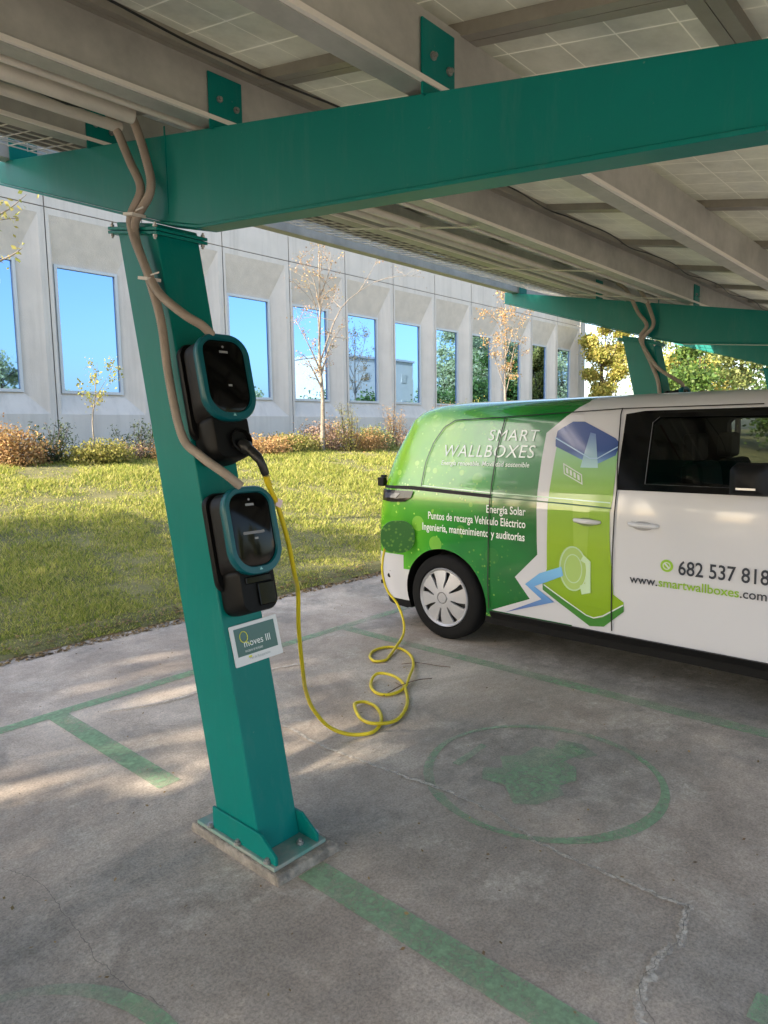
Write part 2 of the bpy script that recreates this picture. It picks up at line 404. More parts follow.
marking('pavement_crack', ribbon(c1, .016, 1), CR, .0075)
marking('pavement_crack', ribbon([(2.42, .75), (2.232, .712), (2.069, .733), (1.903, .715), (1.8, .66), (1.75, .5)], .022, 5), CR, .0075)
marking('pavement_crack', ribbon([(1.9, 4.05), (2.3, 3.9), (2.7, 3.95), (3.3, 3.8)], .02, 12), CR, .0075)
DKC = mat('dark_crack_line', (.10, .09, .078), .9)  # thin dark hairlines of the cracks
for q_, pts_ in enumerate((c1[2:], [(2.42, .75), (2.232, .712), (2.069, .733), (1.903, .715), (1.75, .5)], [(.868, 2.864), (.934, 2.646), (.915, 2.302), (.898, 2.015), (.942, 1.761)], [(1.83, 4.0), (1.9, 3.8), (2.0, 3.6), (2.1, 3.5)], [(1.9, 4.02), (2.3, 3.92), (2.7, 3.95)])):
    marking('pavement_crack', ribbon(pts_, .0013, 20+q_), DKC, .0085)
# twigs on the pavement
TW = mat('twig_bark', (.14, .09, .06), .8)
b = MB(); b.tube(spline([(3.72, 3.21, .012), (3.80, 3.12, .02), (3.86, 2.98, .012), (3.90, 2.90, .01)], 5), .003, 6)
tag(b.build('twig', TW, smooth=60, loc=(3.8, 3.1, 0)), 'thin bent twig on the pavement nearer the van', 'twig')
b = MB(); b.tube(spline([(3.18, 2.90, .012), (3.35, 2.90, .03), (3.52, 2.90, .02), (3.63, 2.86, .01)], 5), .0035, 6); b.tube([(3.35, 2.9, .03), (3.40, 2.99, .015)], .003, 5)
tag(b.build('twig', TW, smooth=60, loc=(3.4, 2.9, 0)), 'straight dark twig poking out under the middle cable loop', 'twig')

# ------------------------------------------------------------------ carport
def teal(name, col, rough=.36):
    m = mat(name, col, rough, var=.10, vscale=2.2, bump=.10, bscale=3.5, spec=.2); nt = m.node_tree; b = nt.nodes['Principled BSDF']; L = nt.links.new; N = nt.nodes.new
    base = b.inputs['Base Color'].links[0].from_socket; tc = N('ShaderNodeTexCoord')
    def layer(scale, lo, hi, amt, colr, prev, stretch=(1, 1, 1)):
        mp = N('ShaderNodeMapping'); mp.inputs['Scale'].default_value = stretch; L(tc.outputs['Object'], mp.inputs['Vector'])
        n = N('ShaderNodeTexNoise'); n.inputs['Scale'].default_value = scale; n.inputs['Detail'].default_value = 10; n.inputs['Roughness'].default_value = .72; L(mp.outputs[0], n.inputs['Vector'])
        r = N('ShaderNodeMapRange'); r.inputs['From Min'].default_value = lo; r.inputs['From Max'].default_value = hi; r.inputs['To Max'].default_value = amt; L(n.outputs['Fac'], r.inputs['Value'])
        x = N('ShaderNodeMix'); x.data_type = 'RGBA'; L(r.outputs[0], x.inputs[0]); L(prev, x.inputs[6]); x.inputs[7].default_value = (*colr, 1); return x.outputs[2]
    c = layer(5, .52, .78, .26, (.09, .22, .19), base, (3, 3, .5))      # dust runs
    c = layer(38, .66, .72, .65, (.20, .26, .22), c)                    # scuffs
    c = layer(26, .70, .74, .8, (.10, .05, .025), c)                    # rust specks
    L(c, b.inputs['Base Color']); return m
TEAL = teal('teal_steel_paint', (.0002, .175, .150))
GALV = mat('galvanised_steel', (.66, .63, .55), .45, .2, var=.25, vscale=9, bump=.15, bscale=25)
GALD = mat('dull_galvanised_steel', (.48, .475, .43), .5, .15, var=.28, vscale=5)
ALU = mat('aluminium_frame', (.34, .315, .265), .45, .2, var=.2, vscale=8)
BOLT = mat('zinc_bolt', (.42, .41, .39), .35, .6, var=.4, vscale=40)
CONC = mat('footing_mortar', (.34, .30, .25), .9, var=.6, vscale=14, bump=1., bscale=30)
def topz(y): return 2.386+.199*y              # top of the beam
FRX = [-3.65, 1.65, 6.95, 12.25]
carport = thing('solar_carport', 'teal steel carport with solar panel roof over the parking bays', 'carport', (1.66, 2.2, 0))
def mkbolt(par, p, n_, r_=.011, l=.012):
    n_ = Vector(n_).normalized(); p = Vector(p); b = MB(); b.tube([p, p+n_*l, p+n_*l, p+n_*(l+.008)], [r_, r_, r_*.55, r_*.55], 8); b.build('bolt', BOLT, par)
cth, sth = math.cos(R(12.1)), math.sin(R(12.1))
for xf in FRX:
    x0, x1 = xf-.09, xf+.11                   # column width in x
    ft = MB(); ft.hexa([(xf-.13, 1.94, -.01), (xf+.19, 1.93, -.01), (xf+.19, 2.54, -.01), (xf-.13, 2.535, -.01), (xf-.125, 1.95, .035), (xf+.185, 1.94, .035), (xf+.185, 2.53, .035), (xf-.125, 2.53, .035)])
    ft.build('footing', CONC, carport, bevel=.008)
    c = MB(); c.hexa([(x0, 2.09, .05), (x1, 2.09, .05), (x1, 2.37, .05), (x0, 2.37, .05), (x0, 2.645, 2.56), (x1, 2.645, 2.56), (x1, 2.96, 2.63), (x0, 2.96, 2.63)])
    col = c.build('column', TEAL, carport, bevel=.006)
    c = MB(); c.box((xf+.02, 2.24, .0435), (.27, .52, .016))
    c.build('base_plate', mat('dusty_teal_plate', (.05, .25, .21), .6, col2=(.30, .29, .25), vscale=7), col, bevel=.003)
    for s, xx in ((-1, x0-.006), (1, x1+.006)):
        c = MB(); c.prism([(1.985, .052), (2.40, .052), (2.40, .145), (2.08, .145), (1.985, .085)], xx-.006, xx+.006, 0)
        c.build('stiffener', TEAL, col, bevel=.002)
    for yy in (2.03, 2.22, 2.41):
        for xx in (xf-.108, xf+.145): mkbolt(col, (xx, yy, .052), (0, 0, 1), .015, .012)
    mkbolt(col, (xf+.06, 2.03, .052), (0, 0, 1), .015, .012)
    # head plates between column and beam, square to the column
    hp = []
    for off in (.0, .016):
        c = MB(); zc = lambda y: 2.42+.199*(y-2.4)+.045+off
        c.hexa([(x0-.02, 2.60, zc(2.60)-.0), (x1+.02, 2.60, zc(2.60)), (x1+.02, 3.0, zc(3.0)), (x0-.02, 3.0, zc(3.0)),
                (x0-.02, 2.60, zc(2.60)+.013), (x1+.02, 2.60, zc(2.60)+.013), (x1+.02, 3.0, zc(3.0)+.013), (x0-.02, 3.0, zc(3.0)+.013)])
        c.build('head_plate', TEAL, col, bevel=.002)
    for yy in (2.625, 2.975):
        for xx in (x0-.012, x1+.012):
            zz = 2.42+.199*(yy-2.4)+.045
            mkbolt(col, (xx, yy, zz), (0, .2, -1), .009, .010); mkbolt(col, (xx, yy, zz+.03), (0, -.2, 1), .009, .010)
    # beam: tapered box with proud bottom and top flange
    bx0, bx1 = xf-.04, xf+.025
    bot = [(-1.1, topz(-1.1)-.10), (.404, 2.30), (2.40, 2.512), (2.68, 2.585), (4.36, 3.14)]
    top = [(4.36, topz(4.36)), (-1.1, topz(-1.1))]
    c = MB(); c.prism(bot+top, bx0, bx1, 0); beam = c.build('beam', TEAL, carport, bevel=.004)
    for (a, b_) in zip(bot, bot[1:]):
        c = MB(); c.hexa([(bx0-.010, a[0], a[1]-.012), (bx1+.012, a[0], a[1]-.012), (bx1+.012, b_[0], b_[1]-.012), (bx0-.012, b_[0], b_[1]-.012),
                          (bx0-.010, a[0], a[1]-.001), (bx1+.012, a[0], a[1]-.001), (bx1+.012, b_[0], b_[1]-.001), (bx0-.012, b_[0], b_[1]-.001)]); c.build('flange', TEAL, beam, bevel=.002)
    c = MB(); c.box((bx0-.001, 2.62, 2.77), (.003, .008, .34)); c.build('weld_seam', TEAL, beam)
    for yp in (.30, 1.32, 2.33, 3.30, 4.20):
        zt = topz(yp); c = MB()
        c.box((xf+.02, yp-.042, zt+.085), (.15, .008, .20)); cl = c.build('cleat', TEAL, carport, bevel=.002)
        for dx in (-.03, .045): mkbolt(cl, (xf+.02+dx, yp-.046, zt+.09-dx*.2), (0, -1, .1), .012, .007)
# purlins: C sections along x
PX0, PX1 = -5.0, 14.8
for yp in (.30, 1.32, 2.33, 3.30):
    zt = topz(yp)+.015; c = MB(); t = .006
    c.prism([(yp-.036, zt), (yp-.036, zt+.2), (yp+.03, zt+.2), (yp+.03, zt+.194), (yp-.03, zt+.194), (yp-.03, zt+.006), (yp+.03, zt+.006), (yp+.03, zt+.02), (yp+.035, zt+.02), (yp+.035, zt)], PX0, PX1, 0)
    c.build('purlin', GALD, carport)
    c = MB(); c.prism([(yp-.05, zt+.002), (yp-.037, zt+.002), (yp-.037, zt+.018), (yp-.05, zt+.018)], PX0, PX1, 0); c.build('purlin_lip', mat('bright_zinc_lip', (.80, .76, .68), .4, .1), carport)
    c = MB(); c.prism([(yp+.05, zt+.175), (yp+.11, zt+.175+.012), (yp+.11, zt+.20), (yp+.05, zt+.19)], PX0, PX1, 0); c.build('panel_rail', mat('dark_rail', (.22, .20, .165), .5), carport)
    c = MB(); c.prism([(yp+.13, zt+.20), (yp+.16, zt+.206), (yp+.16, zt+.222), (yp+.13, zt+.216)], PX0, PX1, 0); c.build('panel_rail', MATS['bright_zinc_lip'], carport)
yp = 4.22; zt = topz(yp)+.0
c = MB(); c.prism([(yp-.036, zt), (yp-.036, zt+.22), (yp+.03, zt+.22), (yp+.03, zt+.214), (yp-.03, zt+.214), (yp-.03, zt+.006), (yp+.045, zt+.006), (yp+.045, zt)], PX0, PX1, 0)
c.build('edge_purlin', GALD, carport)
# solar panels
def panel_mat():
    m = bpy.data.materials.new('solar_backsheet'); m.use_nodes = True; nt = m.node_tree; b = nt.nodes['Principled BSDF']; L = nt.links.new; N = nt.nodes.new
    tc = N('ShaderNodeTexCoord'); sx = N('ShaderNodeSeparateXYZ'); L(tc.outputs['Object'], sx.inputs[0])
    def line(o, per, wd):
        a = N('ShaderNodeMath'); a.operation = 'PINGPONG'; L(o, a.inputs[0]); a.inputs[1].default_value = per/2
        c_ = N('ShaderNodeMath'); c_.operation = 'LESS_THAN'; L(a.outputs[0], c_.inputs[0]); c_.inputs[1].default_value = wd; return c_.outputs[0]
    lx, ly = line(sx.outputs[0], .178, .0035), line(sx.outputs[1], .178, .0022)
    mx = N('ShaderNodeMath'); mx.operation = 'MAXIMUM'; L(lx, mx.inputs[0]); L(ly, mx.inputs[1])
    n = N('ShaderNodeTexNoise'); n.noise_dimensions = '4D'; n.inputs['Scale'].default_value = 2.4; n.inputs['Detail'].default_value = 9; n.inputs['Roughness'].default_value = .7; L(tc.outputs['Object'], n.inputs['Vector'])
    oi = N('ShaderNodeObjectInfo'); w4 = N('ShaderNodeMath'); w4.operation = 'MULTIPLY'; w4.inputs[1].default_value = 20; L(oi.outputs['Random'], w4.inputs[0]); L(w4.outputs[0], n.inputs['W'])
    r = N('ShaderNodeValToRGB'); r.color_ramp.elements[0].position = .3; r.color_ramp.elements[1].position = .7
    r.color_ramp.elements[0].color = (.38, .37, .30, 1); r.color_ramp.elements[1].color = (.80, .79, .69, 1); L(n.outputs['Fac'], r.inputs['Fac'])
    c_ = N('ShaderNodeMix'); c_.data_type = 'RGBA'; L(mx.outputs[0], c_.inputs[0]); L(r.outputs[0], c_.inputs[6]); c_.inputs[7].default_value = (.85, .82, .72, 1)
    L(c_.outputs[2], b.inputs['Base Color']); b.inputs['Roughness'].default_value = .4
    t = N('ShaderNodeBsdfTranslucent'); t.inputs['Color'].default_value = (.9, .88, .75, 1)
    f = N('ShaderNodeMapRange'); f.inputs['To Min'].default_value = .14; f.inputs['To Max'].default_value = .24; L(mx.outputs[0], f.inputs['Value'])
    ms = N('ShaderNodeMixShader'); L(f.outputs[0], ms.inputs[0]); L(b.outputs[0], ms.inputs[1]); L(t.outputs[0], ms.inputs[2])
    L(ms.outputs[0], nt.nodes['Material Output'].inputs['Surface']); return m
PM = panel_mat()
PW, PL = 1.10, 1.64
rows = [3.90-PL*k for k in range(4)]
def zp(y, o=0): return topz(y)+.225+o
JB = mat('black_plastic', (.012, .012, .012), .5)
ncol = 18; xs0 = 1.83-6*PW-.0
pan_me = fr_me = None
for i in range(ncol):
    for j in range(3):
        xa, xb = xs0+i*PW, xs0+(i+1)*PW-.003; ya, yb = rows[j+1]+.0015, rows[j]-.0015
        if pan_me is None:
            c = MB(); c.hexa([(xa, ya, zp(ya, .03)), (xb, ya, zp(ya, .03)), (xb, yb, zp(yb, .03)), (xa, yb, zp(yb, .03)), (xa, ya, zp(ya, .036)), (xb, ya, zp(ya, .036)), (xb, yb, zp(yb, .036)), (xa, yb, zp(yb, .036))])
            pan = c.build('solar_panel', PM, carport); pan_me = pan; P0 = (xa, ya)
            c = MB()
            for (p0, p1) in (((xa, ya), (xb, ya+.04)), ((xa, yb-.04), (xb, yb)), ((xa, ya+.041), (xa+.04, yb-.041)), ((xb-.04, ya+.041), (xb, yb-.041))):
                c.hexa([(p0[0], p0[1], zp(p0[1])-.008), (p1[0], p0[1], zp(p0[1])-.008), (p1[0], p1[1], zp(p1[1])-.008), (p0[0], p1[1], zp(p1[1])-.008), (p0[0], p0[1], zp(p0[1])+.0395), (p1[0], p0[1], zp(p0[1])+.0395), (p1[0], p1[1], zp(p1[1])+.0395), (p0[0], p1[1], zp(p1[1])+.0395)])
            fr_me = c.build('panel_frame', ALU, pan)
        else:
            o = copy_tree(pan_me, carport); d = Vector((xa-P0[0], ya-P0[1], .199*(ya-P0[1]))); o.location = d
for q_, (yl, lab) in enumerate(((2.12, 'thin black solar lead tied under the panels along a purlin'),)):
    c = MB(); c.tube([(PX0+.3+.04*i, yl+.03*math.sin(i*.21+q_), zp(yl)-.012-.02*abs(math.sin(i*.10+q_))) for i in range(int((PX1-PX0-.6)/.04))], .0042, 6)
    tag(c.build('solar_lead', JB, smooth=60, loc=(PX0+.3, yl, zp(yl))), lab, 'cable')
# pipes and tray under the roof (fixed to the purlins)
def hang(name, y, dz, r_, m, x0=PX0+.2, x1=PX1-.3, n=12, lab=None, cat=None, sag=0):
    z = topz(y)+dz; c = MB(); k = 24
    c.tube([(x0+(x1-x0)*i/k, y+(.004*math.sin(i*2.1) if sag else 0), z-(sag*abs(math.sin(i*PI/2.)) if sag else 0)) for i in range(k+1)], r_, n)
    o = c.build(name, m, smooth=50, loc=(x0, y, z)); tag(o, lab, cat); return o
PVC = mat('grey_pvc', (.66, .62, .54), .45, var=.15, vscale=6)
hang('conduit_pipe', 2.44, .02, .014, PVC, lab='thin grey conduit pipe directly behind the second purlin from the roof edge', cat='conduit pipe')
hang('conduit_pipe', 2.58, .02, .030, PVC, x1=1.45, lab='thick grey conduit pipe ending just before the near beam', cat='conduit pipe')
hang('conduit_pipe', 2.72, .0, .020, PVC, x0=1.9, lab='middle grey conduit pipe running beyond the near beam to the far frames', cat='conduit pipe')
hang('conduit_pipe', 2.86, .03, .022, PVC, x1=1.55, lab='grey conduit pipe along the cable tray left of the near beam', cat='conduit pipe')
hang('conduit_pipe', 2.95, .02, .024, PVC, x0=1.8, lab='pale conduit pipe beside the cable tray, right of the near beam', cat='conduit pipe')
hang('power_cable', 2.55, .045, .009, mat('red_cable', (.30, .015, .012), .5), x0=1.40, x1=2.6, lab='red power cable stretched over the near beam', cat='cable')
hang('power_cable', 2.80, .06, .007, JB, x0=-3.4, x1=1.5, lab='black power cable sagging above the thick conduit', cat='cable', sag=.02)
for (x, y) in ((5.6, 2.45), (3.1, 2.86)):
    pass
# channel rails (strut) near the tray
c = MB(); 
for y_ in (2.50, 2.66): c.box(((PX0+PX1)/2, y_, topz(y_)+.11), (PX1-PX0-.4, .03, .03))
c.build('strut_rail', GALV, carport)
# cross straps carrying the services
c = MB()
x = -4.4
while x < 14.4:
    if min(abs(x-f) for f in FRX) > .3:
        c.hexa([(x, 2.30, topz(2.3)-.006+.0), (x+.035, 2.30, topz(2.3)-.006), (x+.035, 3.32, topz(3.32)-.02), (x, 3.32, topz(3.32)-.02), (x, 2.30, topz(2.3)-.001), (x+.035, 2.30, topz(2.3)-.001), (x+.035, 3.32, topz(3.32)-.015), (x, 3.32, topz(3.32)-.015)])
    x += 1.55
c.build('service_strap', GALV, carport)
tray = thing('cable_tray', 'galvanised wire basket cable tray hung at the back of the carport roof', 'cable tray', (PX0, 3.75, topz(3.75)))
c = MB(); 
for k in range(6):
    y_ = 3.50+k*.11; c.tube([(PX0+.1, y_, topz(y_)+.05), (PX1-.1, y_, topz(y_)+.05)], .0035, 5)
for y_ in (3.5, 4.05):
    for h_ in (.03, .06): c.tube([(PX0+.1, y_, topz(y_)+.05+h_), (PX1-.1, y_, topz(y_)+.05+h_)], .0035, 5)
c.build('long_wire', GALV, tray)
c = MB(); x = PX0+.15
while x < PX1-.1:
    c.tube([(x, 3.5, topz(3.5)+.12), (x, 3.5, topz(3.5)+.046), (x, 4.05, topz(4.05)+.046), (x, 4.05, topz(4.05)+.12)], .003, 4); x += .10
c.build('cross_wire', GALV, tray)
c = MB(); r_ = random.Random(4)
for k in range(4):
    y_ = 3.62+k*.07; c.tube([(PX0+.2+i*.6, y_+r_.uniform(-.015, .015), topz(y_)+.062+r_.uniform(0, .008)) for i in range(32)], .009, 6)
tag(c.build('cable_bundle', mat('dark_grey_cable', (.20, .19, .17), .6), smooth=60, loc=(0, 3.8, 3.1)), 'bundle of grey cables lying in the wire cable tray', 'cable bundle')

# corrugated conduits down the columns
COR = mat('grey_corrugated_conduit', (.34, .285, .235), .6, var=.2, vscale=10)
def corr(name, pts, label, r0=.017, m=COR, xoff=0):
    pts = [(p[0]+xoff, p[1], p[2]) for p in pts]
    P = spline(pts, 10); L_ = [0]
    for a, b in zip(P, P[1:]): L_.append(L_[-1]+(b-a).length)
    tot = L_[-1]; n = int(tot/.0045); Q = []; rs = []; j = 0
    for i in range(n+1):
        s_ = tot*i/n
        while j < len(L_)-2 and L_[j+1] < s_: j += 1
        f = (s_-L_[j])/max(1e-9, L_[j+1]-L_[j]); Q.append(P[j].lerp(P[j+1], f)); rs.append(r0*(1+.08*(i % 2)))
    c = MB(); c.tube(Q, rs, 12); o = c.build(name, m, smooth=70, loc=pts[-1]); tag(o, label, 'conduit'); return o
cA = [(1.50, 3.00, 3.14), (1.52, 2.90, 3.05), (1.55, 2.80, 2.84), (1.54, 2.705, 2.70), (1.515, 2.755, 2.58), (1.51, 2.66, 2.40), (1.51, 2.56, 2.27), (1.53, 2.42, 2.17), (1.58, 2.37, 2.125), (1.62, 2.365, 2.09)]
cB = [(1.50, 2.82, 3.10), (1.54, 2.745, 2.99), (1.55, 2.66, 2.79), (1.55, 2.65, 2.68), (1.52, 2.735, 2.55), (1.525, 2.65, 2.34), (1.525, 2.575, 2.16), (1.525, 2.535, 1.93), (1.525, 2.46, 1.70), (1.54, 2.36, 1.62), (1.57, 2.24, 1.55), (1.62, 2.215, 1.50)]
corr('conduit', cA, 'grey corrugated conduit curving down to the upper wall charger')
corr('conduit', cB, 'long grey corrugated conduit down the near column to the lower wall charger')
corr('conduit', cA, 'short corrugated conduit on the far column ending at its charger', xoff=5.3)
corr('conduit', [(p[0], p[1], p[2]) for p in cB], 'long corrugated conduit down the far column behind the van', xoff=5.3)
# cable ties
c = MB()
for p in ((1.52, 2.73, 2.60), (1.515, 2.63, 2.33)):
    c.box(p, (.06, .075, .012), Matrix.Rotation(.2, 3, 'X')); c.box((p[0]-.01, p[1]-.06, p[2]+.01), (.004, .06, .006))
tag(c.build('cable_tie', mat('white_plastic', (.55, .52, .47), .5), loc=(1.52, 2.7, 2.5)), 'pale cable ties binding the two conduits on the near column', 'cable tie')

# ------------------------------------------------------------------ wall chargers (local frame: z up the column, -y outward)
LEAN = -R(12.3)
BLK = mat('charger_black_plastic', (.004, .004, .004), .5, var=.2, vscale=20, spec=.16)
BLKG = mat('charger_glass_front', (.002, .002, .002), .1, spec=.18)
RING = mat('charger_teal_ring', (.0, .085, .105), .35, spec=.35)
GREYP = mat('charger_grey_plastic', (.012, .011, .011), .5, spec=.2)
def charger(label, loc, plugged):
    t = thing('wall_charger', label, 'wall charger', loc, (LEAN, 0, 0), 'electric car chargers on the carport columns')
    t.scale = (.94, .94, .94)
    K = dict(parent=t, world=False)
    # local origin: on the column face, centre of the ring
    def loft(b, secs, cx=0):                 # secs: (y, w, h, r, rb, zc)
        rings = [[(x+cx, y, z+zc) for x, z in rrect(w_, h_, r, 7, rb)] for y, w_, h_, r, rb, zc in secs]
        n = len(rings[0]); vs = [p for q in rings for p in q]; fs = [tuple(range(n)), tuple(range((len(rings)-1)*n, len(rings)*n))]
        for i in range(len(rings)-1):
            fs += [(i*n+k, i*n+(k+1) % n, (i+1)*n+(k+1) % n, (i+1)*n+k) for k in range(n)]
        b.add(vs, fs)
    b = MB(); loft(b, [(-.002, .22, .42, .05, .05, -.03), (-.030, .235, .43, .06, .06, -.03), (-.040, .23, .42, .06, .06, -.03)]); b.build('back_plate', BLK, smooth=40, **K)
    b = MB(); loft(b, [(-.041, .20, .37, .06, .06, -.01), (-.08, .235, .345, .07, .08, 0), (-.150, .238, .345, .07, .08, 0)]); b.build('body', GREYP, smooth=40, **K)
    # teal ring: outer to inner rounded
    b = MB(); secs = [(-.145, .243, .352, .085, .10, 0), (-.160, .262, .372, .095, .11, 0), (-.186, .262, .372, .095, .11, 0), (-.194, .252, .362, .09, .105, 0), (-.194, .214, .316, .065, .085, .004), (-.184, .206, .308, .062, .082, .004)]
    rings = [[(x, y, z+zc) for x, z in rrect(w_, h_, r, 8, rb)] for y, w_, h_, r, rb, zc in secs]; n = len(rings[0])
    fs = []
    for i in range(len(rings)-1): fs += [(i*n+k, i*n+(k+1) % n, (i+1)*n+(k+1) % n, (i+1)*n+k) for k in range(n)]
    b.add([p for q in rings for p in q], fs); b.build('ring', RING, smooth=40, **K)
    b = MB(); loft(b, [(-.15, .208, .31, .062, .082, .004), (-.183, .208, .31, .062, .082, .004), (-.186, .19, .29, .055, .07, .004)]); b.build('front_glass', BLKG, smooth=40, **K)
    b = MB(); b.box((0, -.187, .108), (.042, .0015, .010)); b.lathe([(.005, -.001), (.005, .001)], (0, -.187, .130), 1, 12); b.build('indicator', mat('pale_indicator', (.22, .23, .24), .4), **K)
    b = MB(); b.box((.008, -.187, -.035), (.018, .0015, .009)); b.build('indicator', MATS['pale_indicator'], **K)
    b = MB(); b.prism([(-.008, -.168), (.008, -.168), (0, -.156)], -.1955, -.1945, 1); b.build('emblem', mat('silver_print', (.25, .5, .5), .4), **K)
    # lower socket housing
    b = MB(); loft(b, [(-.002, .17, .20, .03, .05, -.25), (-.05, .185, .20, .03, .05, -.25), (-.150, .185, .19, .03, .05, -.245), (-.158, .175, .18, .03, .045, -.245)]); b.build('socket_housing', BLK, smooth=40, **K)
    b = MB()
    if plugged: b.lathe([(.048, 0), (.052, -.022), (.045, -.024), (.040, -.004)], (.028, -.157, -.268), 1, 24)
    else: b.box((.03, -.163, -.27), (.085, .012, .095)); b.box((.0, -.161, -.205), (.13, .01, .03))
    b.build('socket_cover', BLKG if not plugged else BLK, bevel=.004 if not plugged else 0, **K)
    if not plugged:
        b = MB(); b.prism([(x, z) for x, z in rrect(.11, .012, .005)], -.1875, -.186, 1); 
        b2 = MB(); b2.add([(x, y, z-.01) for x, y, z in b.v], b.f); b2.build('painted_reflection', mat('faint_reflection_grey', (.16, .15, .15), .3), **K)  # faint reflection in the glass, painted as a grey bar
    return t
def colface(z): return 2.09+(2.645-2.09)*(z-.05)/2.51
def mounted(z): return (1.655, colface(z)+.0-.004, z)
charger('upper black wall charger on the near column, yellow cable plugged in', mounted(1.925-.035), True)
charger('lower black wall charger with closed socket cover, just above the small sign', mounted(1.32-.03), False)
ch3 = charger('black wall charger on the far column, only its top showing above the van', (mounted(1.89)[0]+5.3, mounted(1.89)[1], 1.89), False)

# sign
sg = thing('information_sign', 'small white and dark green moves sign fixed to the near column below the chargers', 'sign', (1.70, colface(.85)-.006, .855), (LEAN, R(-2.5), R(-3)))
K = dict(parent=sg, world=False)
b = MB(); b.prism(rrect(.232, .166, .004, 2), -.006, -.002, 1); b.build('plate', mat('sign_white', (.62, .62, .62), .35, coat=.3), **K)
b = MB(); b.prism([(-.098, -.045), (.098, -.045), (.098, .068), (-.098, .068)], -.0075, -.0065, 1); b.build('print_panel', mat('sign_dark_green', (.01, .085, .075), .35, coat=.3), **K)
def flat_text(body, x0, z0, wd, ht, y, m, shear=0, name='lettering'):
    co, fs = text_mesh(body, shear); sx, sz = wd/co[:, 0].max(), ht/.72
    b = MB(); b.add([(x0+u*sx, y, z0+v*sz) for u, v in co], fs); return b.build(name, m, **K)
SW = mat('sign_lettering_white', (.75, .78, .76), .5); SY = mat('sign_lettering_yellow', (.62, .62, .06), .5)
flat_text('moves III', -.062, -.012, .128, .030, -.0082, SW)
flat_text('PROGRAMA DE MOVILIDAD', -.062, -.034, .085, .009, -.0082, SW)
flat_text('Plan de Recuperacion', -.045, -.066, .10, .011, -.0066, mat('sign_grey_print', (.25, .30, .30), .5))
b = MB(); b.tube([(-.058+.0+.018*math.cos(a), -.0085, .030+.022*math.sin(a)) for a in np.linspace(-1.2, 5.0, 30)], .0018, 6); b.tube([(-.052, -.0085, .010), (-.045, -.0085, .002), (-.03, -.0085, -.004)], .0018, 6); b.build('curl_symbol', SY, **K)
b = MB(); b.prism([(-.05, -.058), (-.035, -.058), (-.035, -.050), (-.05, -.050)], -.0078, -.0062, 1); b.build('yellow_mark', SY, **K)

# ------------------------------------------------------------------ charging cable
CY = mat('yellow_cable', (.64, .50, .010), .38, var=.12, vscale=12, spec=.5)
cab = thing('charging_cable', 'yellow coiled charging cable hanging from the upper charger and looping across to the van', 'charging cable', (2.9, 2.8, 0))
cz = .013
path = [(1.735, 2.20, 1.53), (1.76, 2.205, 1.475), (1.80, 2.215, 1.41), (1.862, 2.23, 1.25), (1.925, 2.27, 1.10), (2.02, 2.36, .985), (2.052, 2.40, .80), (2.13, 2.47, .56), (2.26, 2.60, .385), (2.39, 2.69, .22), (2.50, 2.69, .09), (2.60, 2.63, .03),
        (2.73, 2.58, cz), (2.88, 2.65, cz), (2.99, 2.78, cz+.004), (3.02, 2.90, cz+.004), (2.95, 2.93, cz+.012), (2.86, 2.84, cz+.02), (2.78, 2.71, cz+.022), (2.79, 2.61, cz+.022), (2.93, 2.585, cz), (3.10, 2.65, cz), (3.26, 2.77, cz), (3.42, 2.95, cz+.01), (3.45, 3.09, cz+.022),
        (3.40, 3.17, cz+.02), (3.27, 3.10, cz), (3.185, 2.97, cz), (3.22, 2.88, cz), (3.36, 2.88, cz+.004), (3.54, 2.98, cz+.02), (3.72, 3.10, cz+.01), (3.90, 3.27, cz), (3.99, 3.45, cz), (3.95, 3.56, cz), (3.82, 3.58, cz), (3.70, 3.51, cz), (3.64, 3.41, cz), (3.70, 3.36, cz),
        (3.80, 3.40, cz), (3.97, 3.48, .03), (4.15, 3.56, .07), (4.27, 3.66, .14), (4.31, 3.76, .26), (4.30, 3.86, .36), (4.29, 3.905, .50), (4.30, 3.91, .62), (4.33, 3.90, .74), (4.37, 3.88, .79)]
b = MB(); P = spline(path, 8); b.tube(P, .0105, 10); b.build('cord', CY, cab, smooth=70)
CM = Matrix.Rotation(LEAN, 4, 'X')
def cloc(z0, v): p = Matrix.Translation(mounted(z0)) @ CM @ Vector(v); return tuple(p)
p0 = cloc(1.89, (.028, -.150, -.268))
b = MB(); b.tube(spline([p0, (p0[0]+.012, p0[1]-.035, p0[2]-.018), (1.708, 2.205, 1.60), (1.733, 2.20, 1.54)], 5), [.028]*5+[.020]*5+[.017]*5+[.014], 14)
b.build('connector_handle', mat('connector_black', (.012, .012, .012), .4), cab, smooth=50)
b = MB(); b.tube([(1.735, 2.20, 1.535), (1.742, 2.203, 1.515), (1.752, 2.204, 1.495)], .0135, 12); b.build('strain_relief', CY, cab, smooth=50)
b = MB(); b.tube(spline([(4.35, 3.89, .77), (4.39, 3.87, .81), (4.44, 3.86, .83)], 4), .03, 12); b.build('connector_handle', MATS['connector_black'], cab, smooth=50)
b = MB(); b.box((1.80, 2.205, 1.42), (.028, .004, .032), Matrix.Rotation(.5, 3, 'Y')); b.build('tag_label', mat('pink_white_label', (.70, .55, .55), .6), cab)
b = MB(); b.tube([(4.29, 3.905, .425), (4.29, 3.91, .455)], .013, 10); b.build('strain_relief', JB, cab)

